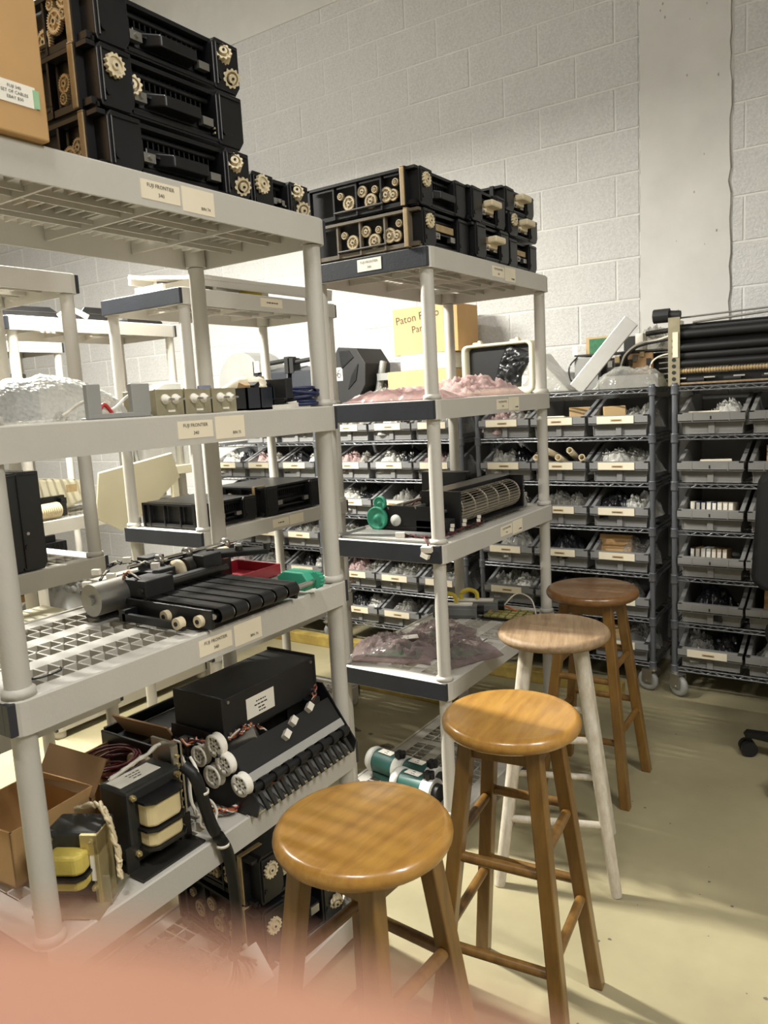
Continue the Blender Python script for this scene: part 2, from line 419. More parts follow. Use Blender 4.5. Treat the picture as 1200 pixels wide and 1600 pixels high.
UA, SA = unit('nearest grey shelving unit at left holding transformers, conveyor and boxes', -1.165, .629)
UB, SB = unit('grey shelving unit beside the stools with squirrel-cage blower and pink bags', -1.152, 2.0)
UC, SCs = unit('grey shelving unit behind the nearest one with flat panel on top', -2.13, 1.94)
UD, SD = unit('grey shelving unit cut by left edge holding a tall black cassette', -2.13, .62)
UE, SE = unit('grey shelving unit in third row with black trays on top', -3.11, 1.87)
UF, SF = unit('farthest grey shelving unit in fourth row', -4.12, 1.9)
YU, ZU = Vector((0, 1, 0)), Vector((0, 0, 1))
FF = [('FUJI FRONTIER', .0098, 0, .008), ('340', .0098, 0, -.007)]
def aisle_labels(sh, ya, yb, binno, tx=FF, z=-.030):
    sticker(sh, (0, ya, z), YU, ZU, .092, .034, tx)
    sticker(sh, (0, yb, z-.001), YU, ZU, .084, .046, [(binno, .0085, .018, -.012)])
aisle_labels(SA[0], 1.032-.629, 1.125-.629, 'BIN 74')
aisle_labels(SA[1], 1.066-.629, 1.161-.629, 'BIN 75')
aisle_labels(SA[2], 1.069-.629, 1.164-.629, 'BIN 76')
for s in SB[:3]: aisle_labels(s, .458, .553, '~~~~', [('FUJI FRONTIER', .0098, 0, .008), ('340', .0098, 0, -.007)])
sticker(SB[3], (0, .62, -.03), YU, ZU, .092, .034, FF)
sticker(SB[0], (-.21, -.0035, -.027), (1,0,0), ZU, .088, .036, FF, mats=('paper', 'ink'))
sticker(SCs[0], (0, .47, -.026), YU, ZU, .13, .034, [('~~~~~~~~~~~~~', .009, 0, 0)])
sticker(SCs[2], (0, .43, -.03), YU, ZU, .10, .034, [('~~~~~~~~~', .008, 0, 0)]); sticker(SCs[2], (0, .53, -.03), YU, ZU, .09, .04)

# ------------------------------------------------------------------ wire racks with bins
RZ = [1.427-.215*i for i in range(7)]; RWD, RDP, YR = .882, .42, 3.588
def rack_deck():
    b = MB(); r = .0035
    for y in (0, RDP):
        for z in (-.002, -.018): b.cyl((0, y, z), (RWD, y, z), r, n=6)
        for i in range(26):
            x0 = RWD*i/26; x1 = RWD*(i+1)/26
            b.cyl((x0, y, -.002 if i % 2 else -.018), (x1, y, -.018 if i % 2 else -.002), .002, n=4, caps=False)
    for x in (0, RWD):
        for z in (-.002, -.018): b.cyl((x, 0, z), (x, RDP, z), r, n=6)
        for i in range(12):
            y0 = RDP*i/12; y1 = RDP*(i+1)/12
            b.cyl((x, y0, -.002 if i % 2 else -.018), (x, y1, -.018 if i % 2 else -.002), .002, n=4, caps=False)
    for i in range(1, 30): b.cyl((RWD*i/30, 0, .001), (RWD*i/30, RDP, .001), .0022, n=4, caps=False)
    for y in (.14, .28): b.cyl((0, y, -.006), (RWD, y, -.006), .003, n=6)
    return b.mesh('wire_deck', 'wire_steel')
DECK = rack_deck()
b = MB().cyl((0,0,.125), (0,0,1.445), .0125, n=14)
RPOST = b.mesh('post', 'rack_steel')
COLLAR = MB().lathe([(.0128, -.026), (.0172, -.026), (.0172, -.022), (.0160, .008), (.0175, .012), (.0175, .016), (.0128, .016)], 16).mesh('collar', 'rack_steel')
WHEEL = MB().lathe([(.0, -.012), (.035, -.014), (.047, -.011), (.05, 0), (.047, .011), (.035, .014), (.0, .012)], 20, (.025, 0, .05), (0, 1, 0)).mesh('wheel', 'device_grey')
CAST = MB().bx(-.005, .045, -.024, -.020, .045, .105).bx(-.005, .045, .020, .024, .045, .105).bx(-.022, .045, -.024, .024, .103, .108).cyl((0,0,.108), (0,0,.118), .022, n=14).cyl((0,0,.118), (0,0,.15), .011, n=10).cyl((.025,-.026,.05), (.025,.026,.05), .006, n=8).mesh('caster', 'steel')
def rack(label, x0, rots):
    t = thing('wire_rack', label, 'rack', (x0, YR, 0), 0, 'grey wire racks on casters along the wall')
    for z in RZ: inst('wire_deck', DECK, t, (0, 0, z))
    k = 0
    for x in (0, RWD):
        for y in (0, RDP):
            p = inst('post', RPOST, t, (x, y, 0))
            for z in RZ: inst('collar', COLLAR, p, (0, 0, z-.006))
            c = inst('caster', CAST, t, (x, y, 0), (0, 0, rots[k % len(rots)])); inst('wheel', WHEEL, c); k += 1
    return t
RK = {'R': rack('wire rack at right edge carrying the black roller machine', -.847, (-.5, -1.2, 2.6, -2)),
      'Q': rack('middle wire rack seen behind the stools with pale monitor hood on top', -1.827, (1, -2, 2.9, -1)),
      'P': rack('wire rack behind the pink-bag shelving unit with cardboard boxes on top', -2.807, (1, -1.4, 2, -1.8)),
      'O': rack('leftmost wire rack of bins with black printers on top', -3.787, (2, -1.4, 1, -1.8))}
RX0 = {'R': -.847, 'Q': -1.827, 'P': -2.807, 'O': -3.787}
BW = .274
def bin_mesh():
    b = MB(); w = BW/2; d = .40; wi = w-.018; t = .004
    # floor, back
    b.bx(-wi, wi, 0, d, 0, t); b.bx(-w, w, d-t, d, 0, .165)
    # front wall with taper, central rib
    b.prism([(-wi, 0), (wi, 0), (w-.006, .062), (-w+.006, .062)], t, (0, 0.008, 0), (1,0,0), (0,0,1))
    b.bx(-.014, .012, -.008, .006, .002, .056)
    # lip band around the front
    b.bx(-w, w, -.030, -.024, .054, .096); b.bx(-w, w, -.03, .006, .056, .062)
    b.bx(-w, -w+.02, -.03, .03, .09, .096); b.bx(w-.02, w, -.03, .03, .09, .096)
    b.bx(-w, w, -.024, -.006, .090, .096)
    for s in (-1, 1):
        # side walls sloping up to the back, flat flange on top
        prof = [(0.0, 0), (d, 0), (d, .165), (.20, .165), (.02, .095), (0, .095)]
        if s > 0: b.prism(prof, t, (wi, 0, 0), (0,1,0), (0,0,1))
        else: b.prism(prof, t, (-wi-t, 0, 0), (0,1,0), (0,0,1))
        xs = (wi, w) if s > 0 else (-w, -wi)
        b.add([(xs[0],-.006,.096),(xs[1],-.006,.096),(xs[1],.20,.169),(xs[0],.20,.169),(xs[0],-.006,.090),(xs[1],-.006,.090),(xs[1],.20,.163),(xs[0],.20,.163)],
              [(0,1,2,3),(4,7,6,5),(0,4,5,1),(1,5,6,2),(2,6,7,3),(3,7,4,0)])
        b.bx(xs[0], xs[1], .20, d, .163, .169)
    for x in (-.075, .075): b.bx(x-.002, x+.002, -.0315, -.03, .056, .094)
    return b
BINM = bin_mesh().mesh('bin_tray', 'bin_grey', bevel=.0018, seg=1); BINM2 = bin_mesh().mesh('bin_tray', 'bin_grey2', bevel=.0018, seg=1)
CARD = MB().bx(-.095, .075, -.0335, -.0305, .058, .092).bx(-.03, .022, -.0342, -.0335, .068, .078, 1).bx(-.024, .016, -.0345, -.0342, .0715, .0745, 2).mesh('card_label', ['paper_cream', 'tape_brown', 'ink'])
NOTCH = MB().bx(-.003, .003, -.0312, -.0302, .066, .08).mesh('notch', 'black_matte')
def blob_mesh(w, d, h, seed, m, nx=32, ny=26, rough=1.0, name='bag'):
    b = MB(); vs = []
    for j in range(ny+1):
        for i in range(nx+1):
            u = 2*i/nx-1; v = 2*j/ny-1
            e = max(0, (1-abs(u)**3))*max(0, (1-abs(v)**3))
            n1 = noise.noise((u*1.7+seed, v*1.7, seed*.3)); n2 = abs(noise.noise((u*4.3, v*4.3+seed, seed)))
            c_, s_ = math.cos(seed), math.sin(seed); n3 = abs(noise.noise(((u*c_-v*s_)*11+seed, (u*s_+v*c_)*2.2, seed*1.7)))
            z = h*e**.6*(.60+.35*n1*rough+.62*(.32-n2)*rough+.40*(.26-n3)*rough)
            x = u*w/2*(1+.10*noise.noise((v*2, seed, 3))); y = v*d/2*(1+.12*noise.noise((u*2, seed, 7)))
            vs.append((x, y, max(.002, z)+.001))
    fs = [(j*(nx+1)+i, j*(nx+1)+i+1, (j+1)*(nx+1)+i+1, (j+1)*(nx+1)+i) for j in range(ny) for i in range(nx)]
    b.add(vs, fs, 0, True)
    k = (nx+1)*(ny+1); ring = [i for i in range(nx+1)]+[(j+1)*(nx+1)+nx for j in range(ny)]+[ny*(nx+1)+nx-1-i for i in range(nx)]+[(ny-1-j)*(nx+1) for j in range(ny-1)]
    b2 = [vs[i] for i in ring]; n = len(ring)
    b.add(b2+[(p[0], p[1], 0) for p in b2], [(i, n+i, n+(i+1) % n, (i+1) % n) for i in range(n)]+[tuple(range(2*n-1, n-1, -1))], 0)
    return b.mesh(name, m)
BAGS = [blob_mesh(.20, .16, .13, s, mm) for s, mm in ((1.3, 'bag_clear'), (4.7, 'bag_milky'), (8.2, 'bag_clear'), (11.9, 'bag_dark'), (3.3, 'bag_pink'))]
ROWN = ['top row', 'second row', 'third row', 'fourth row', 'fifth row', 'bottom row']
RKN = {'R': 'right-edge rack', 'Q': 'middle rack', 'P': 'rack under cardboard boxes', 'O': 'leftmost rack'}
ORD = ['first', 'second', 'third', 'fourth', 'fifth', 'sixth', 'seventh', 'eighth', 'ninth']
COLN = ['left', 'centre', 'right']
def carton(w, d, h, m='cardboard_pale'):
    return MB().bx(-w/2, w/2, -d/2, d/2, 0, h).bx(-w/2-.001, w/2+.001, -.012, .012, h-.02, h+.001, 1).mesh('carton', [m, 'tape_brown'], bevel=.002, seg=1)
CARTS = [carton(.10, .07, .10), carton(.13, .09, .055, 'paper_cream'), carton(.16, .05, .12, 'cardboard')]
BOOKM = {c: MB().bx(0, .018, 0, .14, 0, .115).bx(.0015, .0165, -.0004, 0, .004, .111, 1).mesh('small_box', [c, 'paper']) for c in ('paper_cream', 'cardboard_pale', 'wire_blue', 'black_matte', 'device_light')}
TUBEM = MB().lathe([(.012, 0), (.0155, 0), (.0155, .2), (.012, .2), (.012, 0)], 14).mesh('tube', 'cream')
def fill(rk, row, c, x, z, kinds):
    where = f'{COLN[c]} bin, {ROWN[row]}, {RKN[rk]}'
    for q, k in enumerate(kinds):
        dx = (-.05, .055, 0)[q] if len(kinds) > 1 else 0
        if k[0] == 'b':
            i = int(k[1]); o = inst('plastic_bag', BAGS[i], None, (x+dx, YR+.115+.03*q, z+.03), (random.uniform(-.1, .1), random.uniform(-.1, .1), random.uniform(0, 6.28)))
            tag(o, ['crumpled clear plastic bag', 'milky white plastic bag', 'glossy clear plastic bag', 'dark wrapped bundle', 'pink plastic bag'][i]+f' in {where}', 'bag', 'bagged parts in the bins')
        elif k[0] == 'c':
            i = int(k[1]); o = inst('carton', CARTS[i], None, (x+dx, YR+.10+.04*q, z+.035), (-.25*(i != 0), 0, random.uniform(-.4, .4)))
            tag(o, ['small tan carton', 'flat pale carton', 'brown carton leaning back'][i]+f' in {where}', 'box', 'cartons in the bins')
        elif k[0] == 't':
            for n in range(5):
                o = inst('paper_tube', TUBEM, None, (x-.07+.036*n, YR+.16, z+.055+(.034 if n % 2 else 0)), (1.25, 0, .12*(n-2)))
                tag(o, f'{ORD[n]} cream cardboard tube from the left in {where}', 'tube', 'cream tubes in the middle rack bin')
        elif k[0] == 's':
            for n in range(int(k[1])):
                cc = random.choice(list(BOOKM)); o = inst('slim_box', BOOKM[cc], None, (x-.10+.023*n, YR+.06, z+.006+.0*n), (-.12, 0, random.uniform(-.05, .05)))
                tag(o, f'{ORD[n]} slim upright box from the left in {where}', 'box', f'slim boxes in {where}')
FILL = {('Q',0,0):['b4','b0'], ('Q',0,1):['c1','c0'], ('Q',0,2):['c0','b0'], ('Q',1,0):['b1','b3'], ('Q',1,1):['t'], ('Q',1,2):['b1','b2'],
        ('Q',2,0):['b0'], ('Q',2,1):['b2','b0'], ('Q',2,2):['b3','b1'], ('Q',3,0):['b1'], ('Q',3,1):['b3'], ('Q',3,2):['c2','b0'],
        ('Q',4,0):['b0','b1'], ('Q',4,1):['b3'], ('Q',4,2):['b2'], ('Q',5,0):['b2'], ('Q',5,1):['b3'], ('Q',5,2):['c0','b2'],
        ('R',0,0):['c1','b1'], ('R',0,1):['b3'], ('R',1,0):['c1'], ('R',1,1):['c2'], ('R',2,0):['s8'], ('R',2,1):['b1'], ('R',3,0):['s7'], ('R',3,1):['b3'],
        ('R',4,0):['b3'], ('R',4,1):['c2'], ('R',5,0):['b0','b3'], ('R',5,1):['b1']}
for rk in 'RQPO':
    for row in range(6):
        for c in range(3):
            if rk == 'O' and c == 0 and row < 1: continue
            x = RX0[rk]+.441+(c-1)*.288; z = RZ[row+1]+.004
            bt = thing('parts_bin', f'grey parts bin, {COLN[c]} bin of the {ROWN[row]} on the {RKN[rk]}', 'bin', (x+random.uniform(-.003, .003), YR+.012+random.uniform(-.006, .004), z), 0, 'grey parts bins')
            inst('bin_tray', BINM if rk != 'R' else BINM2, bt)
            if rk != 'R' or row == 5 and c == 0: inst('card_label', CARD, bt, label='cream card label')
            else: inst('notch', NOTCH, bt)
            if rk in 'PO': kinds = random.choice((['b0'], ['b1', 'b3'], ['b2', 'b0'], ['b0', 'b2'], ['b3', 'b1'], ['b4', 'b0']))
            else: kinds = FILL.get((rk, row, c), ['b0'])
            fill(rk, row, c, x, z, kinds)

# ------------------------------------------------------------------ stools
def lerp(a, b, t): return a+(b-a)*t
def stool(label, loc, rz, h, rs, seatm, legm, round_legs=False, top=.105, bot=.165, rungs=((.50, .29), (.50, .26), (.46, .24), (.50, .29))):
    t = thing('bar_stool', label, 'stool', loc, rz, 'wooden bar stools')
    th = .034 if not round_legs else .030
    e = th/2
    prof = [(0, h-th)]+[(rs-e*.7, h-th)]+[(rs-e+e*math.cos(a), h-e+e*math.sin(a)) for a in [(-80+20*k)*PI/180 for k in range(8)]]+[(rs-e*.9, h), (rs-e*1.5, h-.0012), (rs-e*1.7, h-.0006), (0, h)]
    MB().lathe(prof, 56).build('seat', seatm, t)
    zt = h-th
    def leg(ix, iy, z): k = 1-z/zt; r = lerp(top, bot, k)*.7071; return Vector((ix*r*1.0, iy*r*1.0, z))
    for ix in (-1, 1):
        for iy in (-1, 1):
            b = MB()
            if round_legs: b.cyl(leg(ix, iy, 0), leg(ix, iy, zt), .016, .0205, n=16)
            else:
                a, c = leg(ix, iy, 0), leg(ix, iy, zt); hs = .0165
                vs = [(p.x+sx*hs, p.y+sy*hs, p.z) for p in (a, c) for sx, sy in ((-1,-1),(1,-1),(1,1),(-1,1))]
                b.add(vs, [(0,3,2,1),(4,5,6,7),(0,1,5,4),(1,2,6,5),(2,3,7,6),(3,0,4,7)])
            b.build('leg', legm, t, bevel=0 if round_legs else .003)
    if not round_legs:
        r = top*.7071+.002
        for k in range(4):
            b = MB().box((0, 0, 0), (2*r-.02, .016, .045)); M = Rz(k*PI/2)
            o = Vector((0, -r, zt-.0225)); o.rotate(M); b.xf(M.to_4x4()); b.xf(Matrix.Translation(o)); b.build('apron', legm, t, bevel=.002)
    # rungs: near(-y), far(+y), left(-x), right(+x)
    ends = (((-1,-1),(1,-1)), ((-1,1),(1,1)), ((-1,-1),(-1,1)), ((1,-1),(1,1)))
    for (e0, e1), zs in zip(ends, rungs):
        for z in zs:
            a, c = leg(*e0, z), leg(*e1, z); d = (c-a).normalized()*.006
            MB().cyl(a-d, c+d, .0115 if not round_legs else .0105, n=12).build('rung', legm if not round_legs else 'paint_white', t)
    return t
RUN = ((.43, .22), (.49, .29), (.475, .26), (.475, .25))
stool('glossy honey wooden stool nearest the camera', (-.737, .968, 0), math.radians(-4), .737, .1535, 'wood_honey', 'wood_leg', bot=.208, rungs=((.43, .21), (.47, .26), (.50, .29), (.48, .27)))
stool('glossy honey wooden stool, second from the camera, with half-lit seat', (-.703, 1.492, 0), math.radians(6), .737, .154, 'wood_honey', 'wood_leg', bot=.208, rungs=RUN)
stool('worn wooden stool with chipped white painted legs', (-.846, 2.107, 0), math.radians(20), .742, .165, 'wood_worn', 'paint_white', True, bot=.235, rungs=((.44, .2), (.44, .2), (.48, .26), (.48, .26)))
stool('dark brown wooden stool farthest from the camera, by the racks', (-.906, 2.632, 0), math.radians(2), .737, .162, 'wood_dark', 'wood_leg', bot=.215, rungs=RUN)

# ------------------------------------------------------------------ gears and black processing modules
def gear_mesh(r, n, t, m, helical=0.0, hub=.35, spokes=0, name='gear'):
    b = MB(); K = n*4; ro = []
    for k in range(K):
        a = 2*PI*k/K; ro.append((a, r if k % 4 in (0, 1) else r*.84))
    vs = []
    for z in (0, t):
        for a, q in ro: vs.append((q*math.cos(a+helical*z/t), q*math.sin(a+helical*z/t), z))
    fs = [(i, (i+1) % K, K+(i+1) % K, K+i) for i in range(K)]+[tuple(range(K-1, -1, -1))]
    b.add(vs, fs)
    ri = [(r*.70*math.cos(a), r*.70*math.sin(a), t) for a, q in ro]; rj = [(x, y, t*.55) for x, y, z in ri]
    b.add(vs[K:]+ri+rj, [(i, (i+1) % K, K+(i+1) % K, K+i) for i in range(K)]+[(K+i, K+(i+1) % K, 2*K+(i+1) % K, 2*K+i) for i in range(K)]+[tuple(range(2*K, 3*K))])
    b.cyl((0,0,t*.5), (0,0,t*1.15), r*hub, n=12); b.cyl((0,0,t*1.1), (0,0,t*1.3), r*.14, n=8, m=1)
    for k in range(spokes):
        a = 2*PI*k/spokes; b.box((r*.5*math.cos(a), r*.5*math.sin(a), t*.72), (r*.42, r*.09, t*.4), Rz(a))
    return b.mesh(name, [m, 'black_matte'])
G_BIG = gear_mesh(.021, 13, .008, 'cream'); G_HEL = gear_mesh(.019, 11, .020, 'cream', .5, .45)
G_WORN = gear_mesh(.017, 22, .007, 'gear_worn', 0, .4, 5); G_WORNB = gear_mesh(.022, 28, .008, 'gear_worn', 0, .35, 5); G_SM = gear_mesh(.011, 14, .009, 'gear_worn')
G_MID = gear_mesh(.017, 22, .007, 'cream', 0, .4, 5)
def module(name, label, loc, rz, W, D, H, handle='black', group='black processing modules', ears=True, strip=None, band='tan_worn', side='gears', dirty=False, side_g=None, eg=15):
    """front faces +x at x=0, width W along +y, depth D along -x"""
    t = thing(name, label, 'machine part', loc, rz, group); ed = .075; rc = .045
    b = MB()
    b.bx(-D, -rc, .006, W-.006, .004, H-.006)                              # core
    b.bx(-D, -.004, .010, W-.010, .002, .009); b.bx(-D, -.012, .012, W-.012, H-.012, H-.004)
    for k in range(int((W-.16)/.013)): b.bx(-rc, -rc+.016, .085+k*.013, .088+k*.013, H*.55, H-.014)
    for k in range(int((W-.16)/.013)): b.bx(-rc, -rc+.010, .085+k*.013, .088+k*.013, .010, H*.30)
    b.bx(-rc, -.010, .07, W-.07, H*.42, H*.46)
    b.add([(-rc, .072, .012), (-rc, W-.072, .012), (-.002, W-.072, .006), (-.002, .072, .006), (-rc, .072, .018), (-rc, W-.072, .018), (-.002, W-.072, .012), (-.002, .072, .012)], [(0, 1, 2, 3), (4, 7, 6, 5), (2, 6, 7, 3), (0, 3, 7, 4), (1, 5, 6, 2)])
    b.cyl((-.03, .07, H*.80), (-.03, W-.07, H*.80), .006, n=8); b.cyl((-.028, .07, H*.22), (-.028, W-.07, H*.22), .007, n=8)
    b.build('housing', 'black_plastic', t)
    for y0, y1 in ((0, ed), (W-ed, W)):
        e = MB(); e.prism([(y0+.004, .003), (y1-.012, .003), (y1, .02), (y1, H-.004), (y0+.01, H-.002), (y0, H-.014), (y0, .012)], -.045, (0.0, 0, 0), (0,1,0), (0,0,1))
        e.bx(-.001, .004, y0+.006, y0+.010, .01, H-.012); e.bx(-.001, .004, y0+.006, y1-.006, H-.014, H-.010)
        e.cyl((0, y0+.016, H*.25), (.005, y0+.016, H*.25), .006, n=10)
        e.build('front_block', 'black_plastic', t, bevel=.002)
    # side plate towards -y: frame, partitions
    s = MB(); s.bx(-D, -.005, -.004, .0, .0, .008); s.bx(-D, -.005, -.016, .002, H-.012, H-.004); s.bx(-D, -D+.01, -.016, 0, 0, H-.006)
    s.bx(-.05, -.036, -.018, 0, 0, H-.002)
    for x in (-.125, -.215, -.30):
        if -x < D-.02: s.bx(x-.003, x+.003, -.014, .001, .004, H-.008)
    s.bx(-D, -.01, -.012, 0, .004, .016)
    s.build('side_plate', 'tan_dark' if dirty else 'black_plastic', t)
    if band: MB().bx(-.054, -.040, -.021, -.016, .002, H-.004).bx(-.054, -.040, -.021, .05, H-.004, H-.0005).build('band', band, t, bevel=.002)
    # gears on the -y side (axis -y)
    if side == 'gears':
        for x, z, g in side_g or ((-.075, H*.66, G_SM), (-.085, H*.36, G_WORN), (-.11, H*.40, G_WORNB), (-.148, H*.60, G_SM), (-.165, H*.33, G_WORNB), (-.195, H*.62, G_WORN), (-.245, H*.4, G_WORNB), (-.275, H*.62, G_SM)):
            if -x < D-.02: inst('gear', g, t, (x, -.004, z), (PI/2, random.random(), 0))
        sh = MB().cyl((-.30, -.012, H*.2), (-.12, -.012, H*.2), .004, n=8); sh.build('shaft', 'dark_metal', t)
    # gears on front blocks (axis +x)
    if ears:
        if eg & 1: inst('gear', G_BIG, t, (.002, .032, H*.66), (0, PI/2, 0))
        if eg & 2: inst('gear', G_HEL, t, (-.022, ed+.010, H*.52), (PI/2, .5, 1.1))
        if eg & 4: inst('gear', G_HEL, t, (-.010, W-.040, H*.68), (.5, PI/2-.4, 0)); inst('gear', G_HEL, t, (-.008, W-.026, H*.34), (.3, PI/2+.4, 0))
        if eg & 8: inst('gear', G_MID, t, (-.03, W+.001, H*.5), (-PI/2, 0, 0))
        if eg & 16: inst('gear', G_BIG, t, (-.012, W-.055, H*.25), (.2, PI/2, 0))
    if handle:
        m = 'cream' if handle == 'cream' else 'black_plastic'; hw = .13 if handle == 'black' else .075; c = W/2; hb = MB(); zc = H*.36
        if handle == 'black': hb.add([(-.03, c-hw/2, zc+.022), (-.03, c+hw/2, zc+.022), (.016, c+hw/2-.02, zc+.012), (.016, c-hw/2+.02, zc+.012), (-.03, c-hw/2, zc-.006), (-.03, c+hw/2, zc-.006), (.016, c+hw/2-.02, zc-.010), (.016, c-hw/2+.02, zc-.010)], [(0, 3, 2, 1), (4, 5, 6, 7), (3, 7, 6, 2), (0, 4, 7, 3), (1, 2, 6, 5), (0, 1, 5, 4)]); hb.bx(-.045, -.025, c-hw/2-.012, c+hw/2+.012, zc-.012, zc+.028)
        else: hb.bx(-.005, .032, c-hw/2, c+hw/2, zc+.014, zc+.036); hb.bx(-.02, .004, c-hw/2+.006, c+hw/2-.006, zc, zc+.03)
        hb.build('handle', m, t, bevel=.003 if handle == 'black' else .006)
    if strip: MB().bx(-.012, -.006, .085, W-.09, H*.50, H*.68).build('strip', strip, t, bevel=.001)
    # clamp plates
    cl = MB().bx(-.02, -.006, ed+.006, ed+.034, H*.30, H*.46).cyl((-.006, ed+.02, H*.38), (0, ed+.02, H*.38), .005, n=8); cl.build('clamp', 'steel', t)
    MB().bx(-.02, -.006, W-ed-.034, W-ed-.006, H*.30, H*.44).build('clamp', 'steel', t)
    return t
G1 = 'black processing modules stacked on the nearest unit'
for k, (dy, dx, h) in enumerate(((0, 0, .105), (-.004, -.005, .112), (.004, -.012, .105))):
    z = 1.8765+(0, .106, .219)[k]
    module('processing_module', ['black gear module at the bottom of the three-high stack', 'black gear module in the middle of the three-high stack, big cream gear at left', 'black gear module on top of the three-high stack'][k],
           (-1.192+dx, .948+dy, z), 0, .36, .35, h, group=G1, eg=(12, 19, 12)[k], side_g=(((-.075, .05, G_WORN), (-.10, .035, G_WORNB), (-.15, .05, G_SM)), ((-.085, .055, G_WORN), (-.088, .03, G_SM)), ((-.07, .06, G_SM), (-.098, .055, G_WORNB), (-.105, .085, G_SM), (-.135, .03, G_WORNB), (-.07, .085, G_WORN)))[k])
module('processing_module', 'small black gear module lying right of the three-high stack', (-1.215, 1.335, 1.8765), 0, .20, .26, .085, None, G1, ears=True, eg=21)
G2 = 'black processing modules on the shelving unit beside the stools'
module('processing_module', 'black gear module at left, upper of two, over the dark end cap', (-1.178, 2.005, 1.992), 0, .285, .40, .112, 'black', G2, eg=1)
module('processing_module', 'black gear module at left, lower, with tan gear side', (-1.175, 2.01, 1.8765), 0, .285, .40, .113, None, G2, strip='tan_worn', dirty=True, eg=1)
module('processing_module', 'black module with cream handle, upper middle of the row', (-1.165, 2.305, 1.992), 0, .25, .38, .112, 'cream', G2, ears=False, side=None, band=None)
module('processing_module', 'black module with cream handle, lower middle of the row', (-1.155, 2.305, 1.8765), 0, .25, .38, .113, 'cream', G2, ears=False, side=None, band=None, strip='tan_worn')
module('processing_module', 'black module with cream handle at right end, topmost', (-1.17, 2.57, 2.068), 0, .25, .38, .085, 'cream', G2, ears=False, side=None, band=None)
module('processing_module', 'black module with cream handle at right end, second from top', (-1.16, 2.575, 1.982), 0, .25, .38, .085, 'cream', G2, ears=True, eg=1, side=None, band=None)
module('processing_module', 'black module with tan rollers at right end, lowest', (-1.165, 2.575, 1.8765), 0, .25, .38, .103, None, G2, ears=False, side=None, band=None, strip='tan_worn')
G3 = 'black gear modules on the bottom shelf'
module('processing_module', 'black gear module standing low behind the nearest stool, lower', (-1.235, 1.20, .0945), math.radians(-8), .27, .34, .15, None, G3)
module('processing_module', 'black gear module standing low behind the nearest stool, upper', (-1.240, 1.21, .247), math.radians(-5), .26, .34, .13, None, G3)
G4 = 'black modules on the second-row unit'
module('processing_module', 'black module on middle shelf of the second row, nearer', (-2.165, 1.99, .9925), 0, .28, .34, .10, None, G4, ears=False, side=None, band=None)
module('processing_module', 'black module with gears on middle shelf of the second row, farther', (-2.15, 2.31, .9925), 0, .36, .30, .125, None, G4, ears=False)
c = module('black_cassette', 'tall black cassette module standing on end at left edge', (-2.145, 1.175, .9925), math.radians(-4), .145, .24, .30, None, G4, ears=False, side=None, band=None)

# ------------------------------------------------------------------ nearest unit, top shelf: cardboard box
t = thing('cardboard_box', 'tan cardboard box at top left with price label', 'box', (-1.165, .46, 1.877))
MB().bx(-.36, .016, 0, .34, 0, .46).build('carton', 'cardboard', t, bevel=.003)
sticker(t, (.0165, .280, .060), YU, ZU, .082, .032, [('FUJI 340', .0066, .006, .008), ('SET OF CABLES', .0066, .006, 0), ('EBAY $50', .0066, .006, -.008)], mats=('paper', 'ink'))
MB().bx(.0174, .0184, .317, .327, .045, .072).build('tape', 'tape_green', t)

# nearest unit, second shelf
z2 = 1.4345
t = thing('bubble_wrapped_part', 'black part bundled in bubble wrap on the second shelf', 'package', (-1.40, .87, z2))
inst('bubble_wrap', blob_mesh(.24, .30, .14, 21.4, 'bubble', 30, 22, .16, 'bubble_wrap'), t)
b = MB()
for k in range(5): b.bx(-.10+k*.03, -.085+k*.03, -.10, -.02, .004, .075)
b.build('black_fins', 'black_plastic', t); MB().bx(-.02, .06, -.02, .06, .004, .06).build('paper_sheet', 'paper', t)
t = thing('grey_bracket', 'grey U-shaped plastic bracket standing on the second shelf', 'bracket', (-1.195, .845, z2))
b = MB().bx(-.006, .006, 0, .135, 0, .010).bx(-.006, .006, 0, .028, .008, .062).bx(-.006, .006, .095, .137, .008, .062).bx(-.02, .006, 0, .14, 0, .003)
b.build('bracket_body', 'device_grey', t, bevel=.0015)
for k in range(3):
    t = thing('metal_terminal_box', f'{["left", "middle", "right"][k]} small metal box with two white knobs on the second shelf', 'box', (-1.20, 1.005+k*.074, z2), 0, 'small metal boxes with white knobs')
    MB().bx(-.10, 0, 0, .068, 0, .050).bx(-.004, .001, -.002, 0, 0, .052).build('case', 'steel_olive', t, bevel=.0015)
    for y in (.020, .046):
        kb = MB().lathe([(0, 0), (.010, 0), (.010, .004), (.006, .006), (.006, .012), (.0, .012)], 12, (0, y, .031), (1,0,0)).build('knob', 'paper', t)
        MB().cyl((.012, y, .031), (.026, y+.002, .030), .0022, n=8).build('pin', 'chrome', kb)
    MB().bx(-.001, .0008, .026, .044, .006, .010).build('name_plate', 'paper', t)
t = thing('parts_tray', 'dark grey compartment tray of small parts on the second shelf', 'tray', (-1.30, 1.265, z2))
b = MB().bx(-.09, .09, 0, .13, 0, .004)
for x in (-.09, 0, .086): b.bx(x, x+.004, 0, .13, 0, .05)
for y in (0, .042, .084, .126): b.bx(-.09, .09, y, y+.004, 0, .05)
b.build('tray_body', 'device_blue', t)
for k in range(7): MB().box((random.uniform(-.07, .07), random.uniform(.02, .12), .05), (.03, .02, .02), Rz(random.random()*3) @ Rx(.4)).build('small_part', random.choice(['cardboard_pale', 'steel', 'black_matte', 'wire_blue']), t)
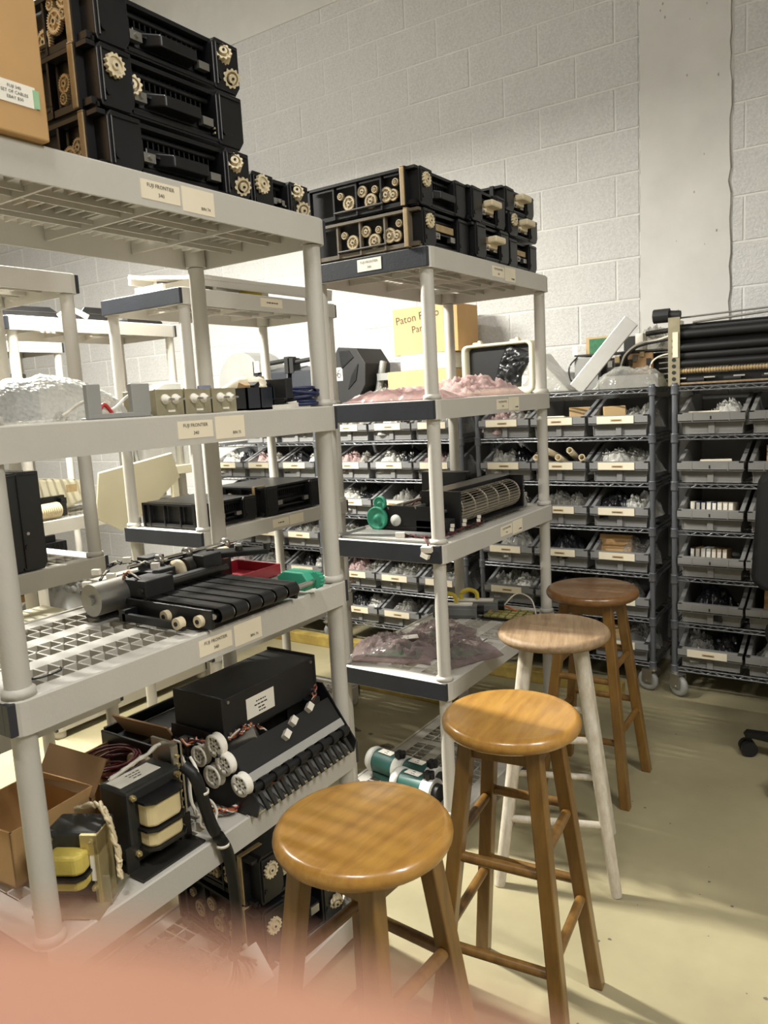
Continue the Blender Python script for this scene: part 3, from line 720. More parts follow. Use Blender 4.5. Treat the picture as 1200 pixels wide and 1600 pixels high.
def coil(name, label, loc, m, r, n, tr, flat=.5, ry=None, group=None, seed=0):
    rnd = random.Random(seed); pts = []
    for i in range(n*14):
        a = 2*PI*i/14; q = r*(1+.16*math.sin(a*.37+seed)+.1*rnd.random()); pts.append((q*math.cos(a), q*(ry or 1)*math.sin(a), tr+flat*r*(.5+.5*math.sin(a*.23+seed))+tr*2*(i/(n*14))))
    o = MB().tube(pts, tr, 5).build(name, m, None, loc=loc); return tag(o, label, 'cable', group)
coil('cable_coil', 'dark blue cable coiled at right end of the second shelf', (-1.215, 1.455, z2), 'wire_blue', .036, 7, .0045, 1.0, seed=2)
coil('cable_coil', 'black cable tangle beside the compartment tray', (-1.29, 1.44, z2), 'wire_black', .04, 5, .0035, .9, seed=5)
tag(MB().box((0, 0, .006), (.10, .12, .010), Rx(.05) @ Rz(.3)).box((.02, .04, .016), (.06, .07, .004), Rz(-.4) @ Rx(.15)).build('paper_stack', 'paper', None, loc=(-1.24, 1.40, z2)), 'loose white papers under blue cable on the second shelf', 'paper')
o = inst('crumpled_paper', blob_mesh(.10, .07, .035, 52.1, 'paper_cream', 12, 10, .7, 'crumpled_paper'), None, (-1.27, 1.33, z2+.05), (0, 0, .4)); tag(o, 'crumpled white paper on the compartment tray', 'paper')
o = inst('crumpled_paper', blob_mesh(.07, .06, .05, 57.3, 'cardboard_pale', 16, 14, 1.3, 'crumpled_paper'), None, (-1.25, 1.40, z2+.022), (0, 0, 1.4)); tag(o, 'torn tan paper beside the blue cable coil', 'paper')
tag(MB().bx(-.05, .05, -.012, .012, 0, .05).bx(-.05, .05, -.02, .02, 0, .006).bx(-.03, -.02, -.03, .03, .02, .04).build('black_clip_part', 'black_matte', None, bevel=.002, loc=(-1.225, 1.37, z2+.018)), 'small black plastic part on loose white papers', 'machine part')
tag(MB().box((0, 0, .045), (.05, .05, .06), Rx(.3) @ Rz(.5)).build('carton', 'cardboard_pale', None, bevel=.002, loc=(-1.36, 1.455, z2)), 'small torn tan carton behind the black cable tangle', 'box')
b = MB(); b.tube(curve_pts([(-.02, -.10, .006), (0, -.06, .03), (.01, -.02, .012), (.01, .02, .035), (0, .07, .05)]), .0028, 6, 0)
b.tube(curve_pts([(.012, -.05, .004), (.012, -.035, .022), (.014, -.02, .005)]), .0035, 6, 1)
tag(b.build('lead_wire', ['wire_white', 'wire_red'], None, loc=(-1.225, .93, z2+.004)), 'white lead wire with red tips in front of the bubble wrap', 'wire')

# ------------------------------------------------------------------ nearest unit, third shelf: conveyor
z3 = .9925
t = thing('conveyor_unit', 'black belt conveyor assembly with green knobs on the third shelf', 'machine part', (-1.30, 1.24, z3))
fr = MB().bx(-.115, .152, -.192, -.184, .006, .046).bx(-.115, .152, .068, .076, .006, .046).bx(-.115, .14, -.184, .07, .010, .018)
for k in range(3): fr.bx(-.07+k*.08, -.058+k*.08, -.184, .07, .018, .030)
fr.build('frame', 'black_plastic', t, bevel=.0015)
for k in range(6):
    y = -.162+k*.0415; b = MB()
    b.bx(-.11, .155, y-.0175, y+.0175, .046, .0485); b.bx(-.11, .155, y-.0175, y+.0175, .018, .0205)
    b.cyl((.155, y-.0175, .0332), (.155, y+.0175, .0332), .0152, n=14, caps=False); b.build('belt', 'black_rubber', t)
MB().cyl((.155, -.19, .0332), (.155, .13, .0332), .0065, n=10).build('roller_shaft', 'chrome', t)
for k in range(5): MB().cyl((.155, -.1445+k*.0415, .0332), (.155, -.138+k*.0415, .0332), .0125, n=12).build('roller_sleeve', 'chrome', t)
arm = MB().bx(-.09, .10, -.225, -.215, .006, .022).bx(-.10, -.08, -.225, -.185, .004, .03); arm.build('side_arm', 'black_plastic', t)
for x, y in ((.09, -.228), (.12, -.198), (.02, -.20)): MB().cyl((x, y-.004, .022), (x, y+.012, .022), .0125, n=14).cyl((x, y-.006, .022), (x, y-.004, .022), .005, n=8, m=1).build('guide_roller', ['cream', 'dark_metal'], t)
MB().bx(-.13, -.06, -.18, -.10, .046, .085).bx(-.10, -.075, -.09, .05, .05, .072).bx(-.13, -.09, .02, .08, .046, .10).build('belt_drive', 'black_matte', t, bevel=.003)
MB().cyl((-.075, -.185, .062), (-.075, .08, .062), .008, n=10).build('cross_shaft', 'dark_metal', t)
# drive assembly behind the belts
d = MB().bx(-.20, -.15, -.24, .19, .004, .012).bx(-.185, -.165, -.16, -.10, .01, .085).bx(-.19, -.14, -.02, .03, .01, .075).bx(-.19, -.15, .13, .17, .01, .09); d.build('drive_bracket', 'black_plastic', t, bevel=.002)
MB().bx(-.165, -.115, -.115, -.045, .012, .088).bx(-.115, -.105, -.10, -.06, .02, .08).build('gearbox', 'black_matte', t, bevel=.003)
mo = MB().cyl((-.15, -.255, .052), (-.15, -.165, .052), .036, n=24).cyl((-.15, -.262, .052), (-.15, -.255, .052), .012, n=12); mo.build('motor', 'steel', t, bevel=.002)
MB().lathe([(.0, 0), (.027, 0), (.027, .012), (.02, .014), (0, .014)], 18, (-.135, -.03, .07), (0, 1, 0)).build('pulley', 'cream', t)
MB().cyl((-.14, .0, .07), (-.14, .085, .07), .024, n=18).cyl((-.14, .085, .07), (-.14, .10, .07), .012, n=12).build('drum', 'dark_metal', t)
MB().cyl((-.165, -.14, .10), (-.165, .20, .10), .005, n=10).cyl((-.19, -.17, .05), (-.19, .2, .05), .006, n=10).build('rod', 'chrome', t)
MB().lathe([(.0, 0), (.016, 0), (.016, .025), (0, .025)], 14, (-.14, .12, .082), (0, 1, 0)).build('roller', 'cream', t)
b = MB().prism([(-.10, 0), (.10, -.01), (.105, .012), (-.10, .05)], .014, (-.10, .115, .078), Vector((.55, .83, -.02)).normalized(), Vector((-.83, .55, .15)).normalized()); b.build('link_plate', 'black_plastic', t, bevel=.002)
for k in range(3): MB().cyl((-.135+.045*k, .085+.055*k, .085), (-.135+.045*k, .085+.055*k, .103), .010, n=12).build('boss', 'dark_metal', t)
MB().bx(-.29, -.215, -.16, .22, .06, .066).bx(-.22, -.213, -.16, .22, .03, .066).build('cover_plate', 'alu', t, bevel=.001)
g = MB().prism([(-.045, 0), (.035, 0), (.05, .02), (.03, .044), (-.03, .044), (-.05, .03)], -.042, (.108, .112, .012), (1,0,0), (0,0,1)); g.build('end_holder', 'green_teal', t, bevel=.003, label='teal green end holder')
kn = inst('knob', gear_mesh(.021, 14, .014, 'green_teal', 0, .5), t, (.155, .137, .035), (-PI/2, 0, 0), label='teal green ribbed knob'); MB().cyl((.155, .07, .035), (.155, .145, .035), .004, n=8).build('knob_shaft', 'steel', t)
def harness(par, pts, n, spread, r, mats, seed=1, name='wire_harness'):
    rnd = random.Random(seed); P = curve_pts(pts, 7); b = MB()
    for k in range(n):
        ph = rnd.random()*6; am = spread*(.4+.6*rnd.random()); fr_ = 2+rnd.random()*3; q = []
        for i, p in enumerate(P):
            a = ph+fr_*i*.35; q.append(p+Vector((am*math.cos(a), am*math.sin(a)*.8, am*math.sin(a*1.3))))
        b.tube(q, r, 5, k % len(mats))
    return b.build(name, list(mats), par)
harness(t, [(-.15, -.17, .08), (-.11, -.18, .10), (-.09, -.14, .06), (-.12, -.12, .03), (-.14, -.2, .02)], 5, .006, .0016, ('wire_white', 'wire_black', 'wire_orange'), 3)
harness(t, [(-.21, -.2, .05), (-.22, -.15, .10), (-.18, -.13, .11), (-.15, -.09, .10)], 5, .006, .0018, ('wire_black', 'wire_white'), 4)
MB().bx(-.235, -.19, -.19, -.11, .006, .07).bx(-.225, -.20, -.23, -.16, .05, .062).bx(-.21, -.17, -.08, -.03, .06, .11).bx(-.20, -.185, -.02, .22, .075, .088).build('relay_block', 'black_matte', t, bevel=.002)
for y in (-.06, .03, .16): MB().lathe([(0, 0), (.014, 0), (.014, .012), (0, .012)], 14, (-.165, y, .10), (0, 1, 0)).build('bearing', 'steel', t)
for x, y, z in ((-.20, -.20, .10), (-.19, -.17, .085), (-.12, -.10, .10), (-.21, -.22, .075), (-.18, -.13, .115)): MB().box((x, y, z), (.018, .012, .012), Rz(.5)).build('connector', 'wire_white', t)
b = MB().bx(-.08, .08, -.105, .105, 0, .003); 
for x0, x1, y0, y1 in ((-.08, -.076, -.105, .105), (.076, .08, -.105, .105), (-.08, .08, -.105, -.101), (-.08, .08, .101, .105)): b.bx(x0, x1, y0, y1, 0, .03)
tag(b.build('red_tray', 'red_tray', None, bevel=.0015, loc=(-1.455, 1.41, z3)), 'shallow dark red tray behind the conveyor', 'tray')
tag(MB().tube(curve_pts([(0, 0, .001), (.03, .02, .002), (.03, .06, .002), (.01, .075, .001)]), .0018, 5).build('loose_wire', 'wire_black', None, loc=(-1.265, .70, z3)), 'thin black wire scrap lying on the third shelf grid', 'wire')

# ------------------------------------------------------------------ nearest unit, fourth shelf: transformers, boxes, machine
z4 = .5505
def transformer(label, loc, rz, w, d, h, coil_m, plate=True):
    """core laminations in x-z frame; coils stick out front(+x)"""
    t = thing('transformer', label, 'transformer', loc, rz, 'transformers on the fourth shelf')
    MB().bx(-d/2, d/2, -w/2, w/2, .012, h).build('core', 'transformer', t, bevel=.006)
    for z0, z1 in ((.045, h*.5-.004), (h*.5+.004, h-.028)):
        pr = [(d/2-.004, -w*.32), (d/2+.024, -w*.32), (d/2+.036, -w*.22), (d/2+.036, w*.22), (d/2+.024, w*.32), (d/2-.004, w*.32)]
        MB().prism(pr, z1-z0, (0, 0, z0), (1,0,0), (0,1,0)).build('coil', coil_m, t, bevel=.006)
    for z in ((.041, h*.5-.003, h-.028) if coil_m != 'coil_yellow' else (h*.5-.003,)):
        pr = [(d/2-.004, -w*.36), (d/2+.028, -w*.36), (d/2+.043, -w*.24), (d/2+.043, w*.24), (d/2+.028, w*.36), (d/2-.004, w*.36)]
        MB().prism(pr, .005, (0, 0, z), (1,0,0), (0,1,0)).build('flange', 'black_plastic', t)
    b = MB().bx(-d/2-.02, d/2+.045, -w/2-.012, w/2+.012, 0, .004)
    for s in (-1, 1): b.bx(d/2-.002, d/2+.002, s*w/2-.014, s*w/2+.014, 0, .055)
    b.build('base_plate', 'steel_olive' if coil_m == 'coil_yellow' else 'dark_metal', t)
    for y in (-w/2+.012, w/2-.012):
        for z in (.035, h-.014): MB().cyl((d/2, y, z), (d/2+.008, y, z), .0065, n=6).cyl((d/2+.008, y, z), (d/2+.013, y, z), .003, n=8).build('bolt', 'brass', t)
    return t
t = transformer('large transformer with cream coils and white wiring on the fourth shelf', (-1.265, .925, z4), 0, .135, .085, .165, 'coil_cream')
MB().bx(-.05, .034, .074, .080, 0, .205).bx(.028, .034, .06, .085, .0, .205).build('mount_plate', 'steel', t)
b = MB()
for k in range(9): b.cyl((.034, .069+.002*(k % 2), .03+k*.019), (.040, .069, .03+k*.019), .004, n=8)
b.build('screw_row', 'brass', t)
sticker(t, (-.005, -.01, .1655), (0, 1, 0), (-1, 0, 0), .10, .045, [('~~~~~~~~~', .006, 0, .010), ('~~~~~~~~', .006, 0, 0), ('~~~~~~', .006, 0, -.01)], mats=('paper', 'ink'))
harness(t, [(-.03, -.05, .168), (-.02, .02, .185), (-.02, .09, .19), (.02, .10, .15), (.035, .10, .05), (.03, .12, .02)], 3, .003, .0035, ('wire_white',), 8)
t = transformer('small transformer with yellow taped coils near the post, fourth shelf', (-1.255, .775, z4), math.radians(-62), .105, .07, .14, 'coil_yellow')
MB().bx(-.015, .041, .045, .053, .0, .137).bx(.0, .041, .02, .053, .1, .138).build('clip', 'brass', t, bevel=.001)
sticker(t, (-.01, -.01, .1355), (0, 1, 0), (-1, 0, 0), .06, .045, [('~~~~~~', .006, 0, .010), ('~~~~~~', .006, 0, 0), ('~~~', .006, 0, -.01)], mats=('paper', 'ink'))
sticker(t, (.0385, .042, .075), YU, ZU, .014, .055, [], mats=('paper', 'ink'))
harness(t, [(-.03, -.02, .15), (-.02, .03, .165), (.005, .06, .15), (.01, .075, .09), (.02, .08, .04)], 5, .007, .0034, ('wire_cream',), 9)
def open_carton(label, loc, rz, w, d, h, flaps=True):
    t = thing('open_carton', label, 'box', loc, rz, 'open cartons on the fourth shelf'); k = .004
    b = MB().bx(-w/2, w/2, -d/2, d/2, 0, k).bx(-w/2, w/2, -d/2, -d/2+k, 0, h).bx(-w/2, w/2, d/2-k, d/2, 0, h).bx(-w/2, -w/2+k, -d/2, d/2, 0, h).bx(w/2-k, w/2, -d/2, d/2, 0, h); b.build('carton', 'cardboard', t)
    if flaps:
        for s in (-1, 1):
            M = Rx(s*.5); b = MB().box((0, 0, 0), (w-.01, d*.45, k)); b.xf(Rx(-s*1.0).to_4x4()); b.xf(Matrix.Translation((0, s*(d/2+d*.10), h+d*.16))); b.build('flap', 'cardboard_in', t)
    return t
open_carton('open tan carton at left edge of the fourth shelf', (-1.48, .80, z4), .1, .18, .20, .115, False)
open_carton('open carton of maroon wire behind the large transformer', (-1.49, 1.02, z4), .05, .20, .18, .10)
coil('wire_coil', 'tangled maroon wire bundle in the open carton', (-1.49, 1.02, z4+.05), 'wire_maroon', .055, 10, .003, 1.0, seed=3)
t = thing('paper_feed_machine', 'large black machine with white pulleys and slanted guide on the fourth shelf', 'machine', (-1.30, 1.10, z4))
# housing box on top, long along y
MB().bx(-.10, .055, .045, .37, .145, .245).bx(-.104, .058, .04, .048, .14, .25).bx(-.104, .058, .366, .374, .14, .25).build('upper_case', 'black_matte', t, bevel=.003)
sticker(t, (.0555, .165, .195), YU, ZU, .095, .05, [('~~~~~~~~~~', .006, 0, .010), ('~~~~~~~~~~~~~~', .006, 0, .001), ('~~~~~~', .006, 0, -.008), ('~~~~~', .006, 0, -.016)], mats=('paper', 'ink'))
for y, z in ((.06, .235), (.06, .16), (.355, .235), (.355, .16)): MB().cyl((.055, y, z), (.059, y, z), .004, n=8).build('screw', 'steel', t)
for y in (.025, .385):
    MB().prism([(-.12, .0), (.155, -.0), (.165, .03), (.065, .17), (-.10, .17)], -.004, (0, y, .0), (1,0,0), (0,0,1)).build('side_plate', 'black_plastic', t)
sl = Vector((.60, 0, -.80)); Nn = Vector((.80, 0, .60))
def onslope(u, y, n): return Vector((.070, y, .150))+sl*u+Nn*n
b = MB(); F = Matrix(((sl.x, 0, Nn.x), (0, 1, 0), (sl.z, 0, Nn.z)))
b.box(onslope(.055, .205, 0), (.07, .355, .004), F); b.build('slope_panel', 'black_matte', t)
MB().box(onslope(.092, .205, .006), (.020, .345, .004), F).build('alu_strip', 'alu', t)
b = MB(); b.cyl(onslope(.115, .03, .006), onslope(.115, .38, .006), .009, n=12)
for k in range(8): b.cyl(onslope(.115, .055+k*.042, .006), onslope(.115, .075+k*.042, .006), .014, n=12)
b.build('roller', 'black_rubber', t)
b = MB()
for k in range(14): b.box(onslope(.15, .05+k*.024, -.004), (.04, .010, .006), F)
b.build('comb_guide', 'dark_metal', t)
MB().box((.125, .205, .016), (.06, .35, .004), Ry(.35)).build('lower_chute', 'alu', t)
MB().cyl((.02, .09, .115), (.065, .135, .135), .028, n=18).build('motor', 'steel', t)
MB().bx(.05, .085, .315, .35, .115, .15).build('stepper', 'black_plastic', t, bevel=.002)
for x, z, r in ((.018, .125, .025), (.070, .160, .027), (.095, .122, .026), (.055, .085, .027), (.140, .085, .026)):
    y = .008
    p = MB().lathe([(.0, -.006), (r*.9, -.006), (r, -.004), (r*.92, 0), (r*.92, .008), (r, .012), (r*.5, .012), (r*.5, .008), (0, .008)], 22, (x, y, z), (0, -1, 0))
    po = p.build('pulley', 'paper', t, label='white plastic pulley')
    for k in range(3): MB().box((x, y-.0105, z), (r*1.5, .003, .004), Ry(k*PI/3)).build('spoke', 'paper', po)
MB().bx(-.055, -.015, -.006, .025, .11, .15).cyl((-.035, -.010, .13), (-.035, -.006, .13), .012, n=12).build('side_motor', 'dark_metal', t)
HM = ('wire_orange', 'wire_black', 'wire_white', 'wire_maroon')
harness(t, [(-.06, .0, .10), (-.05, -.01, .145), (.0, .005, .152), (.045, .05, .15), (.06, .10, .16), (.055, .13, .15)], 8, .009, .0022, HM, 11)
harness(t, [(.055, .15, .145), (.075, .17, .12), (.07, .20, .11), (.085, .22, .10)], 4, .004, .0018, HM, 12)
harness(t, [(.075, .23, .115), (.082, .26, .118), (.078, .30, .13), (.085, .33, .16), (.08, .34, .18), (.07, .335, .15)], 4, .004, .0018, HM, 13)
harness(t, [(.06, -.03, .03), (.09, .0, .012), (.10, .06, .018), (.105, .12, .022), (.11, .16, .03)], 9, .008, .0022, HM, 14)
harness(t, [(.105, .36, .02), (.112, .372, .06), (.105, .374, .09), (.09, .37, .11)], 4, .005, .0018, HM, 15)
for y, u in ((.19, .05), (.23, .03), (.30, .02)): MB().box(onslope(u, y, .010), (.016, .022, .014), F @ Rz(.5)).build('connector', 'wire_white', t)
MB().bx(-.13, .10, .375, .42, -.0, .004).bx(.09, .13, .30, .42, .0, .004).build('base_plate', 'black_plastic', t)
t = thing('flat_feed_machine', 'flat black machine with pale gears behind the large black machine', 'machine', (-1.44, 1.09, z4))
MB().bx(-.17, .12, 0, .35, .0, .10).bx(-.175, .125, -.008, 0, 0, .125).bx(-.175, -.165, 0, .36, .1, .13).bx(.115, .125, 0, .36, .1, .118).build('body', 'black_plastic', t, bevel=.003)
MB().bx(-.155, .10, .01, .34, .100, .106).build('tray_plate', 'device_blue', t); MB().bx(-.05, -.035, .01, .34, .107, .112).bx(-.02, -.005, .01, .34, .107, .112).build('rail', 'steel', t)
for x, z, r in ((-.045, .07, .027), (-.005, .072, .024), (.05, .05, .022)):
    MB().lathe([(.0, 0), (r, 0), (r, .008), (r*.8, .009), (r*.3, .014), (0, .014)], 20, (x, -.008, z), (0, -1, 0)).build('gear', 'cream', t)
t = thing('black_hose', 'thick black cable hanging off the fourth shelf to a grey connector plate', 'cable', (-1.17, 1.06, .10))
hose = curve_pts([(-.02, -.085, .63), (.004, -.075, .60), (.014, -.055, .494), (.020, -.024, .417), (.014, -.008, .30), (.0, .0, .20), (-.03, .012, .13)], 8)
MB().tube(hose, .0125, 10).build('sheath', 'black_rubber', t)
pl = MB().box((-.045, .035, .055), (.085, .15, .006), Rz(-.15) @ Ry(.75)); 
for k in range(5): pl.box((-.077+.004*k, -.02+.024*k, .098), (.010, .008, .012), Rz(-.15) @ Ry(.75))
pl.build('connector_plate', 'device_light', t)
for k in range(9):
    a = -1.4+k*.35; MB().tube(curve_pts([(-.03, .012, .135), (-.02+.01*math.cos(a), .018+.03*math.sin(a), .105), (-.038+.016*math.cos(a), .03+.055*math.sin(a), .072-.02*math.cos(a))], 4), .0026, 5).build('wire_strand', 'wire_black' if k % 4 else 'wire_white', t)
for q in (.57, .44): MB().lathe([(.0128, -.003), (.0142, -.003), (.0142, .003), (.0128, .003)], 12, (.008 if q > .5 else .019, -.066 if q > .5 else -.034, q)).build('cable_tie', 'wire_white', t)
b = MB()
b.tube(curve_pts([(-1.195, 1.0, .735), (-1.168, .99, .72), (-1.165, 1.0, .66), (-1.17, .99, .60), (-1.16, 1.01, .585), (-1.165, 1.03, .61), (-1.17, 1.015, .64), (-1.162, 1.0, .615)], 7), .0034, 6)
b.tube(curve_pts([(-1.20, 1.005, .70), (-1.172, 1.0, .69), (-1.168, 1.01, .64), (-1.175, 1.02, .60)], 7), .0034, 6)
tag(b.build('white_lead', 'wire_white', None), 'looped white leads hanging beside the transformer mounting plate', 'wire')
# bottom shelf
zb_ = .0945
tag(MB().box((0, 0, .012), (.28, .30, .008), Ry(-.05)).bx(-.14, .14, -.15, -.144, 0, .03).build('acrylic_sheet', 'bag_clear', None, loc=(-1.40, 1.0, zb_)), 'clear acrylic panel lying on the bottom shelf', 'panel')
tag(MB().bx(-.02, .02, -.04, .04, 0, .03).build('small_carton', 'cardboard', None, bevel=.002, loc=(-1.22, 1.03, zb_)), 'small brown carton on the bottom shelf', 'box')

# ------------------------------------------------------------------ unit beside the stools: contents
bx_, by_ = -1.152, 2.0
t2b = 1.4345
o = inst('pink_bag', blob_mesh(.38, .26, .075, 31.2, 'bag_pink', 40, 26, 1.2, 'pink_bag'), None, (-1.335, 2.55, t2b), (0, 0, 1.35)); tag(o, 'crumpled pink plastic bag at right on the second shelf', 'bag', 'pink bags')
o = inst('pink_bag', blob_mesh(.34, .24, .05, 35.7, 'bag_pink', 40, 26, 1.1, 'pink_bag'), None, (-1.37, 2.17, t2b), (0, 0, .2)); tag(o, 'flat pale pink plastic bag at left on the second shelf', 'bag', 'pink bags')
t3b = .9925
t = thing('roller_mechanism', 'black roller mechanism with two green wheels on the third shelf', 'machine part', (-1.42, 2.19, t3b))
MB().bx(-.09, .16, -.02, .30, .002, .02).bx(-.09, .16, -.02, -.01, .02, .09).bx(-.08, .16, .26, .27, .02, .10).bx(-.02, .06, .05, .14, .02, .06).build('frame', 'black_plastic', t, bevel=.002)
MB().bx(.07, .19, -.02, .08, .002, .045).build('motor_box', 'black_matte', t, bevel=.003)
for x, z, r in ((-.08, .045, .041), (-.065, .098, .024)):
    w_ = MB().lathe([(.0, 0), (r, 0), (r, .012), (r*.85, .014), (r*.8, .010), (r*.25, .010), (r*.2, .018), (0, .018)], 28, (x, -.02, z), (0, -1, 0)); w_.build('green_wheel', 'green_teal', t, label='teal green wheel')
MB().lathe([(0, 0), (.020, 0), (.020, .006), (.012, .008), (.006, .016), (0, .016)], 18, (-.005, -.022, .04), (0, -1, 0)).build('cam', 'device_light', t)
for x, z in ((.02, .095), (.07, .085), (-.04, .08)): MB().cyl((x, -.02, z), (x+.02, .30, z+.01), .006, n=10).build('shaft', 'steel', t)
MB().bx(-.05, .10, .02, .25, .07, .074).build('guide_plate', 'dark_metal', t)
harness(t, [(.02, .0, .06), (.05, .02, .10), (.06, .06, .09), (.1, .05, .05)], 3, .005, .0018, ('wire_maroon', 'wire_black'), 31)
tag(MB().bx(-.10, .10, -.02, .02, 0, .16).bx(.06, .10, .02, .08, 0, .03).build('black_box', 'black_plastic', None, bevel=.003, loc=(-1.48, 2.62, t3b)), 'upright black plate box behind the blower', 'box')
t = thing('squirrel_cage_blower', 'long squirrel-cage blower with dark housing on the third shelf', 'fan', (-1.285, 2.24, t3b))
FL = .50
MB().bx(-.075, .075, -.012, 0, .012, .135).bx(-.075, .075, FL, FL+.012, .012, .135).bx(-.075, -.06, 0, FL, .012, .135).bx(-.075, .02, 0, FL, .122, .135).bx(-.075, .075, 0, FL, .008, .016).build('housing', 'black_plastic', t, bevel=.002)
b = MB()
for k in range(30):
    a = 2*PI*k/30; b.box((.02+.048*math.cos(a), FL/2, .068+.048*math.sin(a)), (.010, FL-.03, .0018), Ry(-a+.6))
b.build('fan_blades', 'fan_blade', t)
for k in range(6): MB().lathe([(.046, -.001), (.0525, -.001), (.0525, .001), (.046, .001), (.046, -.001)], 30, (.02, .02+k*(FL-.04)/5, .068), (0, 1, 0)).build('cage_ring', 'fan_blade', t)
MB().cyl((.02, -.03, .068), (.02, FL+.05, .068), .006, n=10).build('shaft', 'steel', t)
MB().bx(-.03, .05, FL+.03, FL+.10, 0, .055).build('motor_block', 'device_grey', t, bevel=.003)
harness(t, [(.03, FL+.02, .05), (.05, FL+.05, .09), (.04, FL+.08, .06), (.06, FL+.09, .02)], 4, .006, .002, ('wire_white', 'wire_black'), 33)
t = thing('wire_loom', 'maroon wire loom with white connectors along the third shelf edge', 'cable', (-1.20, 2.05, t3b))
harness(t, [(-.16, .02, .006), (-.10, .01, .012), (-.03, .02, .008), (.0, .10, .010), (-.01, .2, .012), (.0, .3, .010), (-.02, .36, .014)], 6, .007, .002, ('wire_maroon', 'wire_black', 'wire_maroon'), 34)
for x, y in ((0, .10), (-.008, .2), (0, .29)):
    for s in (0, .012): MB().box((x, y+s*.4, .022+s), (.012, .010, .010), Rz(.3)).build('connector', 'wire_white', t)
MB().box((-.135, .0, .014), (.03, .02, .018), Rz(.4)).build('connector', 'wire_white', t)
MB().tube(curve_pts([(-.05, .02, .01), (-.02, -.04, .018), (.0, -.056, .005), (.0, -.058, -.015)]), .003, 6).build('lead', 'wire_maroon', t)
MB().box((.0, -.062, -.012), (.034, .018, .018), Rx(.2) @ Rz(.1)).box((-.006, -.064, -.032), (.026, .016, .014), Ry(.4)).build('hanging_connector', 'wire_white', t)
tag(MB().bx(-.18, .18, -.07, .07, 0, .006).bx(-.18, -.17, -.07, .07, 0, .014).build('flat_plate', 'device_grey', None, loc=(-1.38, 2.09, t3b)), 'flat grey plate under the green wheels on the third shelf', 'plate')
t4b = .5505
for k, (l, w_, d_, h_, x, y, r, m) in enumerate((('mauve antistatic bag with circuit boards at left of the fourth shelf', .30, .24, .07, -1.47, 2.20, .3, 'bag_mauve'),
        ('mauve antistatic bag with connectors at right of the fourth shelf', .26, .22, .055, -1.275, 2.29, -.5, 'bag_mauve'), ('clear bag with parts behind the mauve bags', .22, .2, .05, -1.42, 2.43, .1, 'bag_mauve'))):
    t = thing('antistatic_bag', l, 'bag', (x, y, t4b), r, 'antistatic bags')
    inst('film', blob_mesh(w_, d_, h_, 41+3.3*k, m, 34, 26, 1.2, 'film'), t)
    MB().bx(-w_*.33, w_*.3, -d_*.3, d_*.3, .004, .008).build('circuit_board', 'pcb_green', t)
    for q in range(9): MB().box((random.uniform(-.3, .3)*w_, random.uniform(-.28, .28)*d_, .014), (random.uniform(.012, .03), .012, .014), Rz(random.random())).build('component', random.choice(['wire_white', 'black_matte', 'steel', 'dark_metal']), t)
    MB().box((w_*.1, d_*.15, h_*.62), (.075, .03, .001), Rz(.4) @ Rx(.15)).build('sticker', 'paper', t)
for k, (x, y) in enumerate(((-1.49, 2.67), (-1.44, 2.76))):
    t = thing('latch_clamp', ['grey clamp with yellow hook on the fourth shelf, nearer', 'grey clamp with yellow hook on the fourth shelf, farther'][k], 'clamp', (x, y, t4b), .35, 'grey clamps with yellow hooks')
    MB().bx(-.09, .09, -.022, .022, 0, .05).bx(-.085, .085, -.028, -.022, .01, .04).build('body', 'grey_lock', t, bevel=.004)
    MB().bx(-.08, .07, -.015, .015, .05, .056).build('top_strip', 'paper', t)
    MB().tube(curve_pts([(-.06, 0, .05), (-.06, .0, .08), (-.03, 0, .095), (.0, 0, .085), (.005, 0, .06)]), .009, 8).build('hook', 'yellow_hook', t)
    MB().cyl((.09, 0, .03), (.115, 0, .03), .02, n=14).build('knob', 'black_plastic', t)
t = thing('circuit_board_tray', 'tan circuit board lying at far right of the fourth shelf', 'circuit board', (-1.29, 2.76, t4b), .1)
MB().bx(-.10, .10, -.07, .07, 0, .008).build('board', 'black_plastic', t)
b = MB()
for i in range(6):
    for j in range(4): b.bx(-.09+i*.031, -.066+i*.031, -.06+j*.031, -.036+j*.031, .008, .014)
b.build('keys', 'pcb_tan', t)
MB().tube(curve_pts([(-.05, .05, .02), (.0, .09, .07), (.07, .06, .06), (.11, .0, .01)]), .003, 6).build('cable', 'wire_white', t); MB().tube(curve_pts([(-.09, .0, .012), (-.04, .03, .03), (.02, .02, .02)]), .004, 6).build('lead', 'wire_orange', t)
t5b = .0945
for k, (x, y, r) in enumerate(((-1.495, 2.14, -.15), (-1.36, 2.13, -.1), (-1.33, 2.055, -.1))):
    t = thing('gear_motor', ['green motor with grey caps at left on the bottom shelf', 'green motor with grey caps, back one of the pair', 'green motor with grey caps, front one of the pair'][k], 'motor', (x, y, t5b), r, 'green gear motors')
    MB().cyl((-.06, 0, .05), (.045, 0, .05), .042, n=22).bx(-.05, .04, -.035, .035, 0, .02).build('body', 'motor_green', t)
    MB().lathe([(0, -.002), (.04, -.002), (.046, .01), (.046, .03), (0, .03)], 20, (-.08, 0, .05), (1, 0, 0)).build('end_cap', 'device_light', t); MB().cyl((.045, 0, .05), (.085, 0, .05), .044, n=20).build('gear_head', 'device_light', t)
    MB().cyl((.085, 0, .05), (.105, 0, .05), .03, n=16).build('coupling', 'black_matte', t)
    b = MB()
    for q in range(5): b.cyl((.06+.012*math.cos(q*1.257), .012*math.sin(q*1.257), .094), (.06+.012*math.cos(q*1.257), .012*math.sin(q*1.257), .112), .009, n=8)
    b.build('knob', 'black_matte', t); sticker(t, (-.005, 0, .0925), (1, 0, 0), YU, .06, .03, [('~~~~', .006, 0, .006), ('~~~~', .006, 0, -.006)], mats=('paper', 'ink'))

